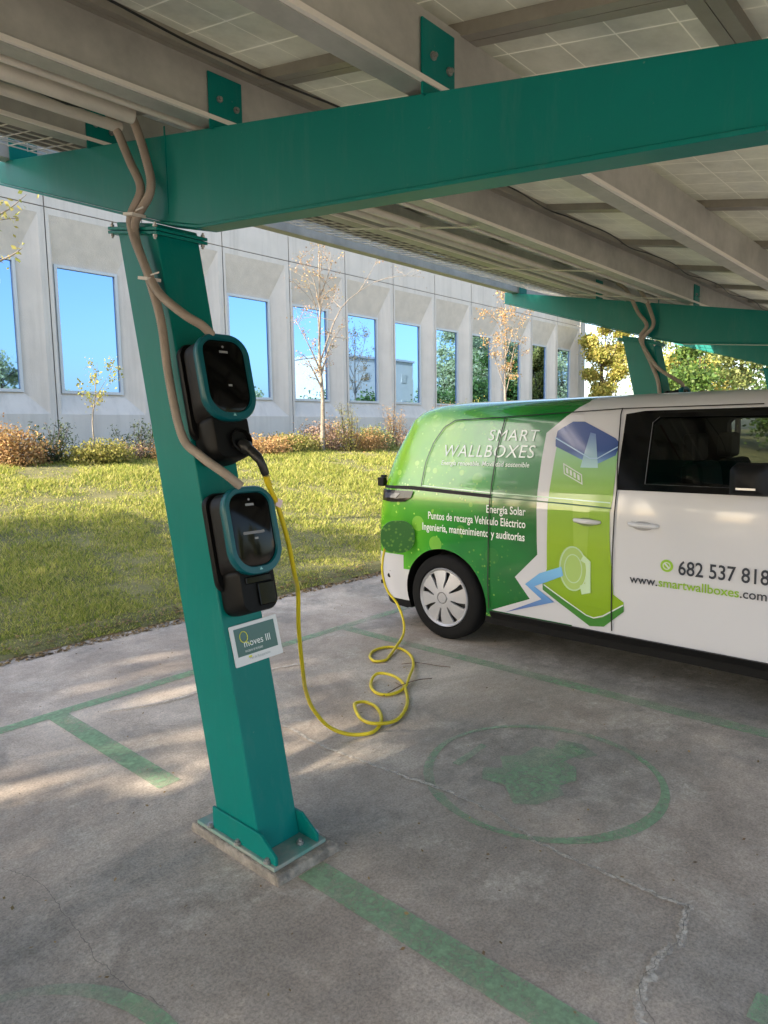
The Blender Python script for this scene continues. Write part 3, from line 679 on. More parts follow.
# ------------------------------------------------------------------ van
XC = 5.405
def itp(T, z):
    z = max(T[0][0], min(T[-1][0], z))
    for a, b in zip(T, T[1:]):
        if z <= b[0]: return a[1]+(b[1]-a[1])*(z-a[0])/(b[0]-a[0])
    return T[-1][1]
WZ = [(.2, .93), (.5, .975), (.9, .99), (1.15, .988), (1.28, .97), (1.5, .92), (1.8, .835), (1.86, .79), (1.91, .70), (1.94, .55)]
YR = [(.2, 4.15), (.5, 4.21), (1.0, 4.19), (1.2, 4.15), (1.5, 4.06), (1.8, 3.92), (1.86, 3.86), (1.91, 3.78), (1.94, 3.6)]
YF = [(.2, -.44), (.5, -.50), (.9, -.48), (1.1, -.38), (1.3, -.08), (1.8, .56), (1.86, .66), (1.91, .8), (1.94, 1.05)]
RR, RF = .28, .42
def halfw(y, z):
    h = itp(WZ, z); yr, yf = itp(YR, z), itp(YF, z)
    d = y-(yr-RR)
    if d > 0: h -= RR-math.sqrt(max(0, RR*RR-min(d, RR)**2))
    d = (yf+RF)-y
    if d > 0: h -= RF-math.sqrt(max(0, RF*RF-min(d, RF)**2))
    return h
def sidex(y, z): return XC-halfw(y, z)
VG = bpy.data.materials.new('green_van_wrap'); VG.use_nodes = True
def van_green(m):
    nt = m.node_tree; b = nt.nodes['Principled BSDF']; L = nt.links.new; N = nt.nodes.new
    tc = N('ShaderNodeTexCoord'); sp = N('ShaderNodeSeparateXYZ'); L(tc.outputs['Object'], sp.inputs[0])
    def math_(op, a, b_):
        n = N('ShaderNodeMath'); n.operation = op
        for i, v in enumerate((a, b_)):
            if isinstance(v, (int, float)): n.inputs[i].default_value = v
            else: L(v, n.inputs[i])
        return n.outputs[0]
    def noise(s, d=4, dist=0):
        n = N('ShaderNodeTexNoise'); n.inputs['Scale'].default_value = s; n.inputs['Detail'].default_value = d; L(tc.outputs['Object'], n.inputs['Vector']); return n.outputs['Fac']
    # printed gradient: lime towards the tail, deep green forward and low (object origin: van centre on the ground)
    gy = math_('ADD', math_('MULTIPLY', math_('SUBTRACT', sp.outputs[1], .75), .60), math_('MULTIPLY', math_('SUBTRACT', noise(1.5, 3), .5), .9))
    gz = math_('MULTIPLY', math_('SUBTRACT', sp.outputs[2], .75), .30)
    f = math_('ADD', gy, gz)
    r = N('ShaderNodeValToRGB'); el = r.color_ramp.elements; el[0].position = 0; el[0].color = (.006, .125, .022, 1); el[1].position = 1; el[1].color = (.27, .56, .015, 1)
    for p, c in ((.22, (.005, .165, .022)), (.5, (.022, .28, .022)), (.78, (.10, .40, .015))): e = el.new(p); e.color = (*c, 1)
    L(f, r.inputs['Fac']); col = r.outputs[0]
    for sc, rad, amt, lo in ((5, .33, .45, .45), (11, .26, .9, .42), (26, .22, 1.0, .40)):
        v = N('ShaderNodeTexVoronoi'); v.inputs['Scale'].default_value = sc; L(tc.outputs['Object'], v.inputs['Vector'])
        inside = math_('LESS_THAN', v.outputs['Distance'], rad)
        sc_ = N('ShaderNodeSeparateColor'); L(v.outputs['Color'], sc_.inputs[0])
        pick = math_('GREATER_THAN', sc_.outputs[0], lo)
        reg = N('ShaderNodeMapRange'); reg.inputs['From Min'].default_value = .75; reg.inputs['From Max'].default_value = 1.75; reg.inputs['To Max'].default_value = amt; L(sp.outputs[1], reg.inputs['Value'])
        k = math_('MULTIPLY', math_('MULTIPLY', inside, pick), math_('MULTIPLY', reg.outputs[0], sc_.outputs[1]))
        x = N('ShaderNodeMix'); x.data_type = 'RGBA'; L(k, x.inputs[0]); L(col, x.inputs[6]); x.inputs[7].default_value = (.42, .72, .10, 1); col = x.outputs[2]
    # a pale milky band over the upper side: print with a reflection painted in
    bz = math_('SUBTRACT', sp.outputs[2], 1.50); bz = math_('MULTIPLY', bz, bz)
    by = math_('SUBTRACT', sp.outputs[1], .45); by = math_('MULTIPLY', math_('MULTIPLY', by, by), .10)
    mr = N('ShaderNodeMapRange'); mr.inputs['From Min'].default_value = .09; mr.inputs['From Max'].default_value = 0; mr.inputs['To Max'].default_value = .26; L(math_('ADD', bz, by), mr.inputs['Value'])
    x = N('ShaderNodeMix'); x.data_type = 'RGBA'; L(mr.outputs[0], x.inputs[0]); L(col, x.inputs[6]); x.inputs[7].default_value = (.22, .50, .30, 1); col = x.outputs[2]
    L(col, b.inputs['Base Color']); b.inputs['Roughness'].default_value = .22; b.inputs['Coat Weight'].default_value = .7; b.inputs['Coat Roughness'].default_value = .05
van_green(VG)
VW = mat('white_van_paint', (.58, .58, .61), .28, coat=.6, bump=.02, bscale=3)
VBK = mat('black_trim', (.006, .006, .0065), .55, spec=.25)
VDK = mat('dark_interior', (.02, .02, .022), .7)
VGL = bpy.data.materials.new('tinted_glass'); VGL.use_nodes = True
def glass(m):
    nt = m.node_tree; L = nt.links.new; N = nt.nodes.new
    t = N('ShaderNodeBsdfTransparent'); t.inputs[0].default_value = (.42, .45, .44, 1); g_ = N('ShaderNodeBsdfGlossy'); g_.inputs['Roughness'].default_value = .01; g_.inputs['Color'].default_value = (.9, .9, .9, 1)
    fr = N('ShaderNodeFresnel'); fr.inputs['IOR'].default_value = 1.5; mx = N('ShaderNodeMixShader')
    L(fr.outputs[0], mx.inputs[0]); L(t.outputs[0], mx.inputs[1]); L(g_.outputs[0], mx.inputs[2]); L(mx.outputs[0], nt.nodes['Material Output'].inputs['Surface'])
glass(VGL)
van = thing('van', 'white and green wrapped van with a charging post drawn on its side', 'van', (XC, 1.85, 0))
zs = [.20, .26, .32, .42, .54, .66, .78, .9, 1.02, 1.14, 1.21, 1.28, 1.36, 1.44, 1.52, 1.6, 1.68, 1.75, 1.8, 1.835, 1.86, 1.885, 1.91, 1.927, 1.94]
ys_fix = [0.1+.12*k for k in range(0)]
def ring_pts(z):
    yr, yf = itp(YR, z), itp(YF, z); out = []
    A = [yf+RF+(2.24-(yf+RF))*k/14 for k in range(15)]+[2.24+(yr-RR-2.24)*k/12 for k in range(1, 13)]
    side = [(halfw(y, z), y) for y in A]
    nr = 8; h = itp(WZ, z)
    rear = [(h-RR+RR*math.cos(R(90*k/nr)), yr-RR+RR*math.sin(R(90*k/nr))) for k in range(1, nr+1)]
    front = [(h-RF+RF*math.cos(R(90*k/nr)), yf+RF-RF*math.sin(R(90*k/nr))) for k in range(1, nr+1)]
    front = [(x, y) for x, y in front]; 
    half = front[::-1]+side+rear            # from front centre-ish to rear centre-ish at +x
    # shallow bulge of front and rear faces
    return [(XC-x, y, z) for x, y in half]+[(XC+x, y, z) for x, y in half[::-1]]
b = MB(); rings = [ring_pts(z) for z in zs]; n = len(rings[0])
vs = [p for q in rings for p in q]; fs = []
for i in range(len(rings)-1): fs += [(i*n+k, i*n+(k+1) % n, (i+1)*n+(k+1) % n, (i+1)*n+k) for k in range(n)]
# roof crown
z = 1.94; top = rings[-1]; h2 = n//2; o_ = (len(rings)-1)*n
for i in range(h2-1): fs.append((o_+i, o_+i+1, o_+n-2-i, o_+n-1-i))
for i in range(h2-1): fs.append((n-1-i, n-2-i, i+1, i))
b.add(vs, fs)
body = b.build('body', None, van)
def cut(pts, a0, a1, ax):
    c = MB(); c.prism(pts, a0, a1, ax); o = c.build('cut', None); return o
def cyl(y, z, r, x0, x1):
    return cut([(y+r*math.cos(2*PI*k/56), z+r*math.sin(2*PI*k/56)) for k in range(56)], x0, x1, 0)
WY = (3.365, .376); AX = .352
cabin = [(1.985, .45), (1.985, 1.842), (.78, 1.842), (.12, 1.25), (-.08, 1.0), (-.1, .45)]
winpoly = [(1.74, 1.345), (1.74, 1.74), (1.70, 1.775), (1.0, 1.77), (.96, 1.74), (.94, 1.34)]
qpoly = [(.86, 1.34), (.87, 1.72), (.80, 1.72), (.40, 1.38), (.40, 1.34)]
cuts = [cut(cabin, XC-.745, XC+.745, 0), cut(winpoly, XC-1.2, XC+1.2, 0), cut(qpoly, XC-1.2, XC+1.2, 0)]
cuts.append(cut([(XC-.70, 1.16), (XC+.70, 1.16), (XC+.64, 1.72), (XC-.64, 1.72)], -1.2, .8, 1))
for wy in WY:
    for s in (-1, 1): cuts.append(cyl(wy, AX, .402, XC+s*.66 if s > 0 else XC-1.3, XC+1.3 if s > 0 else XC-.66))
bpy.context.view_layer.update()
bake(body, cuts)
me = body.data
Mi = WM['van']
me.materials.clear()
for m in (VW, VG, VBK, VDK): me.materials.append(m)
for p in me.polygons:
    c = Mi @ p.center; mi = 0
    if c.y > 2.235: mi = 1
    if c.y > 3.72 and c.z < .66: mi = 0
    if c.z < .262: mi = 2
    if any(math.hypot(c.y-wy, c.z-AX) < .407 for wy in WY) and abs(c.x-XC) < halfw(c.y, c.z)+.01 and (math.hypot(c.y-WY[0], c.z-AX) < .4015 or math.hypot(c.y-WY[1], c.z-AX) < .4015): mi = 2
    if abs(c.x-XC) <= .7455 and -.15 < c.y < 1.99 and .44 < c.z < 1.8425 and (c.y > .12 or abs(c.x-XC) < .74): 
        if not (abs(p.normal.z) > .9 and c.z > 1.85): mi = 3
    inw = abs(c.x-XC) < halfw(c.y, c.z)-.006 and 1.3 < c.z < 1.8 and .3 < c.y < 1.8
    if inw: mi = 3
    p.material_index = mi
me.polygons.foreach_set('use_smooth', [True]*len(me.polygons)); me.set_sharp_from_angle(angle=R(28))

def decal(polys, m, off, name, parent=van, mirror=False, fs=None, grid=True, side=-1):
    """polygons (y,z) laid on the van side, cut fine enough to follow it"""
    bm = bmesh.new()
    for i, pl in enumerate(polys):
        if fs is None:
            vv = [bm.verts.new((0, y, z)) for y, z in pl]
            for tri in tessellate_polygon([[Vector((y, z, 0)) for y, z in pl]]):
                try: bm.faces.new([vv[k] for k in tri])
                except ValueError: pass
    if fs is not None:
        vv = [bm.verts.new((0, y, z)) for y, z in polys]
        for f in fs:
            try: bm.faces.new([vv[k] for k in f])
            except ValueError: pass
    bmesh.ops.triangulate(bm, faces=bm.faces[:])
    if grid:
        for z in [.3+.06*k for k in range(28)]: bmesh.ops.bisect_plane(bm, geom=bm.verts[:]+bm.edges[:]+bm.faces[:], plane_co=(0, 0, z), plane_no=(0, 0, 1))
        if min(v.co.y for v in bm.verts) < 1.1:
            for y in [.2+.06*k for k in range(16)]: bmesh.ops.bisect_plane(bm, geom=bm.verts[:]+bm.edges[:]+bm.faces[:], plane_co=(0, y, 0), plane_no=(0, 1, 0))
        ymx = max(v.co.y for v in bm.verts)
        if ymx > 3.6:
            for y in [3.66+.05*k for k in range(12)]: bmesh.ops.bisect_plane(bm, geom=bm.verts[:]+bm.edges[:]+bm.faces[:], plane_co=(0, y, 0), plane_no=(0, 1, 0))
    Mi_ = WM[parent.name].inverted()
    for v in bm.verts:
        y, z = v.co.y, v.co.z; v.co = Mi_ @ Vector((XC+side*(halfw(y, z)+off), y, z))
    me = bpy.data.meshes.new(name); bmesh.ops.recalc_face_normals(bm, faces=bm.faces); bm.to_mesh(me); bm.free(); me.materials.append(m)
    o = bpy.data.objects.new(name, me); C.objects.link(o); o.parent = parent; WM[o.name] = WM[parent.name]; return o
def strip(pts, wd, closed=False):
    out = []; n = len(pts)
    for i in range(n-1 if not closed else n):
        a, b_ = Vector(pts[i]), Vector(pts[(i+1) % n]); t = (b_-a).normalized(); q = Vector((-t.y, t.x))*wd/2; e = t*wd*.3
        out.append([tuple(a-e+q), tuple(a-e-q), tuple(b_+e-q), tuple(b_+e+q)])
    return out
def pc(name, col, rough=.3): return mat(name, col, rough, coat=.5)
# white outline area in front of the green
decal([[(2.24, 1.895), (2.501, 1.681), (2.508, 1.497), (2.511, 1.246), (2.499, .803), (2.689, .613), (2.566, .461), (2.916, .317), (2.232, .317), (2.232, 1.895)]], VW, .002, 'white_wrap_outline')
def printed(name, stops, lo, hi, axis=2, rough=.25):
    m = bpy.data.materials.new(name); m.use_nodes = True; nt = m.node_tree; b = nt.nodes['Principled BSDF']
    tc = nt.nodes.new('ShaderNodeTexCoord'); s_ = nt.nodes.new('ShaderNodeSeparateXYZ'); nt.links.new(tc.outputs['Object'], s_.inputs[0])
    mr = nt.nodes.new('ShaderNodeMapRange'); mr.inputs['From Min'].default_value = lo; mr.inputs['From Max'].default_value = hi; nt.links.new(s_.outputs[axis], mr.inputs['Value'])
    r = nt.nodes.new('ShaderNodeValToRGB'); el = r.color_ramp.elements
    while len(el) < len(stops): el.new(.5)
    for e, (p, c) in zip(el, stops): e.position = p; e.color = (*c, 1)
    nt.links.new(mr.outputs[0], r.inputs['Fac']); nt.links.new(r.outputs[0], b.inputs['Base Color']); b.inputs['Roughness'].default_value = rough; b.inputs['Coat Weight'].default_value = .6; b.inputs['Coat Roughness'].default_value = .06
    return m
# printed charging post: gradients belong to the print
PUMP = printed('printed_lime_green', [(0, (.20, .34, .012)), (.45, (.26, .42, .01)), (.75, (.22, .42, .05)), (1, (.26, .50, .30))], .35, 1.6)
decal([[(2.402, 1.60), (2.42, 1.17), (2.422, .709), (2.456, .591), (2.133, .381), (2.085, .364), (2.011, .377), (1.858, .489), (1.851, .547), (1.924, .592), (1.953, .962), (1.958, 1.151), (1.944, 1.231), (1.945, 1.56), (2.083, 1.47), (2.134, 1.47)]], PUMP, .004, 'post_drawing')
decal([[(2.23, 1.22), (2.10, 1.18), (2.12, .62), (2.20, .66)]], printed('printed_light_lime', [(0, (.33, .47, .02)), (1, (.28, .46, .06))], .6, 1.2), .0052, 'post_highlight')
decal([[(2.456, .598), (2.133, .415), (2.07, .395), (2.0, .42), (1.851, .53), (1.851, .483), (1.998, .350), (2.101, .335), (2.456, .55)]], pc('printed_dark_green', (.05, .20, .03)), .0055, 'post_base')
decal(strip([(2.445, .588), (2.12, .412), (2.068, .402), (2.001, .427), (1.856, .528)], .008), pc('printed_white', (.62, .66, .62)), .007, 'post_line')
decal([[(2.418, 1.629), (2.413, 1.693), (2.385, 1.712), (2.302, 1.758), (2.214, 1.756), (1.975, 1.64), (1.955, 1.62), (1.944, 1.58), (1.959, 1.525), (2.078, 1.468), (2.136, 1.468), (2.411, 1.585)]],
      printed('printed_navy', [(0, (.16, .30, .55)), (.3, (.03, .07, .24)), (1, (.07, .11, .30))], 1.47, 1.76), .006, 'post_cap')
decal(strip([(2.42, 1.645), (2.139, 1.505), (2.082, 1.505), (1.950, 1.582)], .008), pc('printed_pale_blue', (.35, .52, .70)), .0075, 'cap_line')
decal([[(2.16, 1.68), (2.12, 1.67), (2.07, 1.44), (2.20, 1.44)]], printed('printed_glow_blue', [(0, (.40, .62, .62)), (1, (.14, .22, .45))], 1.42, 1.68), .0072, 'cap_glow')
def quad4(a, b_, c_, d_, u0, u1, v0, v1):
    f = lambda u, v: tuple((Vector(a)*(1-u)+Vector(b_)*u)*(1-v)+(Vector(d_)*(1-u)+Vector(c_)*u)*v)
    return [f(u0, v0), f(u1, v0), f(u1, v1), f(u0, v1)]
BA = [(2.334, 1.47), (2.182, 1.393), (2.168, 1.323), (2.318, 1.393)]
pbb = []
for u0, u1, v0, v1 in ((0, 1, 0, .12), (0, 1, .88, 1), (0, .06, .12, .88), (.94, 1, .12, .88)): pbb.append(quad4(*BA, u0, u1, v0, v1))
for k in range(4): pbb.append(quad4(*BA, .14+.2*k, .26+.2*k, .25, .75))
decal(pbb, pc('printed_white', (.62, .66, .62)), .0062, 'battery_symbol')
def disc(cy, cz_, r_, rz=None, n=28): return [(cy+r_*math.cos(2*PI*k/n), cz_+(rz or r_)*math.sin(2*PI*k/n)) for k in range(n)]
decal([[(2.21+.05*0, .0)]*0 or disc(2.225, .735, .10, .16)], pc('printed_pale_lime', (.36, .52, .14)), .006, 'socket_disc')
rg = []
for r0, wd in ((.10, .010), (.065, .008)):
    D = disc(2.215, .735, r0, r0*1.55); rg += strip(D, wd, True)
decal(rg, pc('printed_pale_green', (.50, .66, .42)), .0085, 'socket_ring')
decal([[(2.135, .84), (2.085, .80), (2.085, .58), (2.15, .56), (2.165, .62), (2.125, .64), (2.115, .78), (2.16, .80)]], pc('printed_pale_green', (.50, .66, .42)), .0095, 'socket_bracket')
BOLTM = printed('printed_bolt_blue', [(0, (.10, .12, .33)), (.5, (.12, .30, .60)), (1, (.20, .50, .78))], .32, .74)
decal([[(2.479, .669), (2.599, .572), (2.466, .476), (2.787, .316+.006), (2.362, .47), (2.521, .566), (2.415, .615)]], BOLTM, .009, 'lightning_drawing')
decal([[(2.479, .669), (2.304, .739), (2.289, .675), (2.415, .615)]], BOLTM, .0105, 'plug_drawing')
def van_text(body_, ya, yb, zb, ht, m, shear=0, spacing=1., off=.007, zb2=None, name='lettering', bold=.012):
    co, fs = text_mesh(body_, shear, spacing, bold); sy = (ya-yb)/co[:, 0].max(); sz = ht/.70
    z2 = zb2 if zb2 is not None else zb
    pts = [(ya-u*sy, zb+(z2-zb)*(u/co[:, 0].max())+v*sz) for u, v in co]
    return decal(pts, m, off, name, fs=fs, grid=False)
TXW = pc('wrap_lettering_pale', (.74, .84, .78)); TXWH = pc('wrap_lettering_white', (.80, .86, .82)); TXK = pc('wrap_lettering_dark', (.03, .035, .05)); TXG = pc('wrap_lettering_green', (.25, .45, .02))
van_text('SMART', 2.99, 2.552, 1.628, .083, TXW, .12, 1.12, zb2=1.622, bold=0)
van_text('WALLBOXES', 3.395, 2.57, 1.503, .093, TXW, .12, 1.1, zb2=1.500, bold=0)
van_text('Energía renovable. Movilidad sostenible', 3.405, 2.60, 1.435, .036, TXW, .1, zb2=1.432)
van_text('Energía Solar', 2.935, 2.595, 1.083, .060, TXWH)
van_text('Puntos de recarga Vehículo Eléctrico', 3.50, 2.595, .995, .060, TXWH, zb2=.990)
van_text('Ingeniería, mantenimiento y auditorías', 3.56, 2.60, .900, .060, TXWH, zb2=.893)
van_text('682 537 818', 1.50, .985, .785, .090, TXK)
van_text('www.', 1.812, 1.63, .692, .056, TXK); van_text('smartwallboxes', 1.622, 1.145, .692, .056, TXG, zb2=.690); van_text('.com', 1.14, .995, .690, .056, TXK)
decal([disc(1.573, .832, .040)], pc('printed_icon_green', (.28, .50, .03)), .004, 'phone_icon')
decal(strip(disc(1.573, .832, .022, n=16), .006, True)+[[(1.59, .845), (1.58, .85), (1.556, .823), (1.563, .815)]], pc('printed_white', (.62, .66, .62)), .006, 'phone_icon_ring')
# seams, rails, trim
SEAM = mat('seam_black', (.006, .006, .006), .7)
seams = []
seams += strip([(2.865, 1.797), (2.892, 1.556), (2.903, 1.202), (2.932, .335)], .009)
seams += strip([(1.962, 1.84), (1.943, 1.561), (1.918, 1.299), (1.93, .828), (1.938, .335)], .009)
seams += strip([(3.58, 1.26), (3.565, 1.45), (3.51, 1.62), (3.43, 1.735), (3.33, 1.79), (2.865, 1.805)], .007)
seams += strip([(2.865, 1.805), (2.4, 1.822), (1.96, 1.838), (1.10, 1.838)], .007)
seams += strip([(.90, 1.30), (.88, .9), (.87, .42), (.80, .335)], .009)
seams += strip([(2.9, .335), (1.94, .335), (.82, .335)], .007)
seams += strip([(3.95, .70), (3.72, .635)], .007)
ks = [q_ for q_ in seams if max(p[0] for p in q_) < .95 and min(p[0] for p in q_) > .6]; decal([q_ for q_ in seams[:-3] if q_ not in ks], SEAM, .0115, 'door_seam'); decal([q_ for q_ in ks], SEAM, .0118, 'door_seam')
decal([[(3.70, 1.257), (3.70, 1.226), (2.905, 1.195), (2.905, 1.222)]], SEAM, .009, 'slide_rail')
decal(strip([(2.90, 1.205), (2.3, 1.188), (1.95, 1.176)], .010), mat('wrap_shadow_green', (.01, .10, .03), .4), .009, 'belt_shadow_line')  # shade of the belt crease painted as a dark green strip
decal(strip([(3.58, 1.262), (2.9, 1.235), (2.3, 1.222), (1.96, 1.212)], .008), mat('belt_highlight', (.30, .55, .35), .2, coat=1), .0085, 'belt_highlight_line')  # highlight of the belt crease painted as a pale strip
# sill
for s in (-1, 1):
    b = MB(); b.hexa([(XC+s*.88, .82, .262), (XC+s*.955, .82, .262), (XC+s*.955, 2.92, .262), (XC+s*.88, 2.92, .262), (XC+s*.88, .82, .30), (XC+s*.985, .82, .315), (XC+s*.985, 2.92, .315), (XC+s*.88, 2.92, .30)])
    b.build('sill', VBK, van, bevel=.006)
# black window surround and panes on both sides
def with_hole(outer, hole_y0, hole_y1, hole_z0, hole_z1, oy0, oy1, oz0, oz1):
    return [[(oy0, oz0), (oy1, oz0), (oy1, hole_z0), (oy0, hole_z0)], [(oy0, hole_z1), (oy1, hole_z1), (oy1, oz1), (oy0, oz1)], [(oy0, hole_z0), (hole_y0, hole_z0), (hole_y0, hole_z1), (oy0, hole_z1)], [(hole_y1, hole_z0), (oy1, hole_z0), (oy1, hole_z1), (hole_y1, hole_z1)]]
TRIMG = mat('gloss_black_trim', (.004, .004, .0045), .08, spec=.35)
for s in (-1, 1):
    OUT = [(1.925, 1.30), (1.925, 1.80), (1.80, 1.818), (.96, 1.818), (.90, 1.79), (.90, 1.30)]
    decal([[winpoly[q_], winpoly[(q_+1) % 6], OUT[(q_+1) % 6], OUT[q_]] for q_ in range(6)], TRIMG, .006, 'window_surround', side=s)
    decal([[(.90, 1.30), (.90, 1.815), (.72, 1.80), (.60, 1.66), (.24, 1.30)][::1]], TRIMG, -.002, 'window_surround', side=s) if False else None
    wn = decal([winpoly], VGL, -.012, 'window', side=s)
    decal([qpoly], VGL, -.012, 'window', side=s)
    decal([[(.90, 1.30), (.90, 1.335), (.38, 1.335), (.30, 1.30)], [(.90, 1.73), (.90, 1.815), (.74, 1.80), (.79, 1.73)], [(.90, 1.335), (.90, 1.73), (.868, 1.73), (.862, 1.335)]], TRIMG, .006, 'window_surround', side=s)
b = MB(); b.add([(XC-.72, -.29+.02, 1.14), (XC+.72, -.29+.02, 1.14), (XC+.66, .47, 1.74), (XC-.66, .47, 1.74)], [(0, 1, 2, 3)]); b.build('windscreen', VGL, van)
b = MB(); b.box((XC, .22, .95), (1.44, .5, .28)); b.box((XC, 1.92, 1.1), (1.46, .04, 1.36)); b.build('dashboard', VDK, van, bevel=.03)
for sx in (-.38, .38):
    b = MB(); b.box((XC+sx, 1.25, .72), (.5, .5, .2)); b.box((XC+sx, 1.53, 1.1), (.5, .14, .75), Matrix.Rotation(-.15, 3, 'X')); st = b.build('seat', VDK, van, bevel=.05)
    b = MB(); b.box((XC+sx, 1.62, 1.57), (.27, .10, .19)); b.build('headrest', mat('headrest_grey', (.05, .05, .05), .7), st, bevel=.03)
b = MB(); b.lathe([(.175, -.012), (.19, 0), (.175, .012), (.165, 0)], (XC+.38, .62, 1.12), 1, 30, closed=True); b.build('steering_wheel', VBK, van, smooth=60)
# handles
HND = mat('handle_silver', (.60, .60, .62), .25, coat=.6)
for yc, zc, m_ in ((2.12, 1.078, HND), (1.732, 1.081, VW)):
    x_ = sidex(yc, zc); b = MB()
    b.tube([(x_-.002, yc+.095, zc+.003), (x_-.026, yc+.075, zc+.003), (x_-.036, yc+.02, zc), (x_-.036, yc-.03, zc), (x_-.024, yc-.08, zc-.002), (x_-.002, yc-.095, zc-.002)], [.010, .016, .018, .018, .016, .010], 12)
    hd = b.build('door_handle', m_, van, smooth=60)
    decal([disc(yc, zc-.006, .07, .030)], mat('handle_recess_shadow', (.30, .30, .31), .4) if m_ is VW else mat('handle_recess_shadow_green', (.14, .22, .06), .4), .0095, 'handle_recess')  # recess shade painted as a flat disc behind each handle
# mirror
b = MB(); 
for s in (-1, 1):
    b2 = MB(); xm = XC+s*1.115
    sec = [(.0, .07, .07), (.02, .14, .155), (.12, .15, .185), (.21, .13, .16), (.245, .07, .09)]
    for k, (t, hy, hz) in enumerate(sec):
        pass
    cx0 = XC+s*1.0
    P_ = [[(cx0+s*t, 1.07+hy*max(-.8, min(.8, math.cos(a)))*.9, 1.395+hz*.72*max(-.62, min(.8, math.sin(a)))) for a in [2*PI*q/20 for q in range(20)]] for t, hy, hz in sec]
    n = 20; fs = [tuple(range(n)), tuple(range(4*n, 5*n))]
    for i in range(4): fs += [(i*n+q, i*n+(q+1) % n, (i+1)*n+(q+1) % n, (i+1)*n+q) for q in range(n)]
    b2.add([p for q in P_ for p in q], fs); b2.tube([(XC+s*.93, 1.03, 1.325), (XC+s*1.03, 1.05, 1.34)], .03, 10)
    mr_ = b2.build('mirror', VBK, van, smooth=50)
    b3 = MB(); b3.box((cx0+s*.10, .985+.0, 1.34), (.16, .01, .014)); b3.box((cx0+s*.245, 1.07, 1.36), (.006, .10, .012)); b3.build('mirror_strip', mat('silver_strip', (.75, .75, .77), .2, .6), mr_)
# tail light, bracket, bumper details (both sides)
for s in (-1, 1):
    tl = decal([[(3.66, 1.212), (3.68, 1.16), (3.75, 1.12), (3.90, 1.112), (4.03, 1.12), (4.05, 1.215)]], mat('tail_light_dark', (.008, .005, .006), .2, coat=.2), .012, 'tail_light', side=s)
    decal([[(3.80, 1.19), (3.84, 1.15), (3.98, 1.145), (3.99, 1.19)]], mat('tail_light_lens', (.05, .045, .06), .15, coat=.8), .016, 'lens', parent=tl, side=s)
    decal([[(3.70, 1.255), (3.70, 1.226), (4.02, 1.228), (4.02, 1.25)]], SEAM, .012, 'slide_rail', side=s)
b = MB(); b.box((XC-.93, 4.06, 1.275), (.05, .07, .075)); b.box((XC-.93, 4.04, 1.325), (.03, .05, .02)); b.build('rail_bracket', VBK, van, bevel=.006)
b = MB(); b.tube([(XC-.945, 3.965, .46), (XC-.965, 3.96, .46)], .020, 16); b.tube([(XC-.96, 3.95, .50), (XC-.955, 3.93, .52)], .012, 8); b.build('reflector', VBK, van, smooth=50)
b = MB(); b.prism([(XC-.925, 3.79), (XC-.90, 3.95), (XC-.80, 4.07), (XC-.62, 4.135), (XC+.62, 4.135), (XC+.80, 4.07), (XC+.90, 3.95), (XC+.925, 3.79)], .185, .29, 2); b.build('lower_bumper', VBK, van, bevel=.01)
b = MB(); b.prism([(4.12, 1.30), (4.14, 1.30), (3.965, 1.74), (3.945, 1.74)], XC-.62, XC+.62, 0); b.build('rear_window', TRIMG, van)
b = MB(); b.tube([(XC-.72, -.38, .86), (XC-.55, -.46, .86), (XC-.35, -.485, .86)], .05, 10); b.build('headlight', mat('headlight_glass', (.7, .7, .72), .1, coat=.5), van, smooth=60)
b = MB(); b.tube([(XC+.72, -.38, .86), (XC+.55, -.46, .86), (XC+.35, -.485, .86)], .05, 10); b.build('headlight', MATS['headlight_glass'], van, smooth=60)
# charge flap: hinged ahead of the port, standing out from the body
FLM = bpy.data.materials.new('flap_dark_green'); FLM.use_nodes = True
b_ = FLM.node_tree.nodes['Principled BSDF']; v_ = FLM.node_tree.nodes.new('ShaderNodeTexVoronoi'); v_.inputs['Scale'].default_value = 26
r_ = FLM.node_tree.nodes.new('ShaderNodeValToRGB'); r_.color_ramp.elements[0].color = (.13, .32, .04, 1); r_.color_ramp.elements[1].color = (.03, .16, .022, 1); r_.color_ramp.elements[0].position = .15; r_.color_ramp.elements[1].position = .35
t_ = FLM.node_tree.nodes.new('ShaderNodeTexCoord'); FLM.node_tree.links.new(t_.outputs['Object'], v_.inputs['Vector']); FLM.node_tree.links.new(v_.outputs['Distance'], r_.inputs['Fac']); FLM.node_tree.links.new(r_.outputs[0], b_.inputs['Base Color']); b_.inputs['Roughness'].default_value = .3
b = MB(); Q = rrect(.285, .27, .115, 8); ang = R(172)
pts0 = [(4.30+x*.69, 3.738-x*.72, .835+z) for x, z in Q]; pts1 = [(x+.011, y+.011, z) for x, y, z in pts0]; n = len(Q)
b.add(pts0+pts1, [tuple(range(n)), tuple(range(n, 2*n))]+[(i, (i+1) % n, n+(i+1) % n, n+i) for i in range(n)])
b.build('charge_flap', FLM, van, bevel=.003)
b = MB(); b.tube([(4.44, 3.90, .835), (4.455, 3.905, .835)], .07, 20); b.build('charge_port', VBK, van)
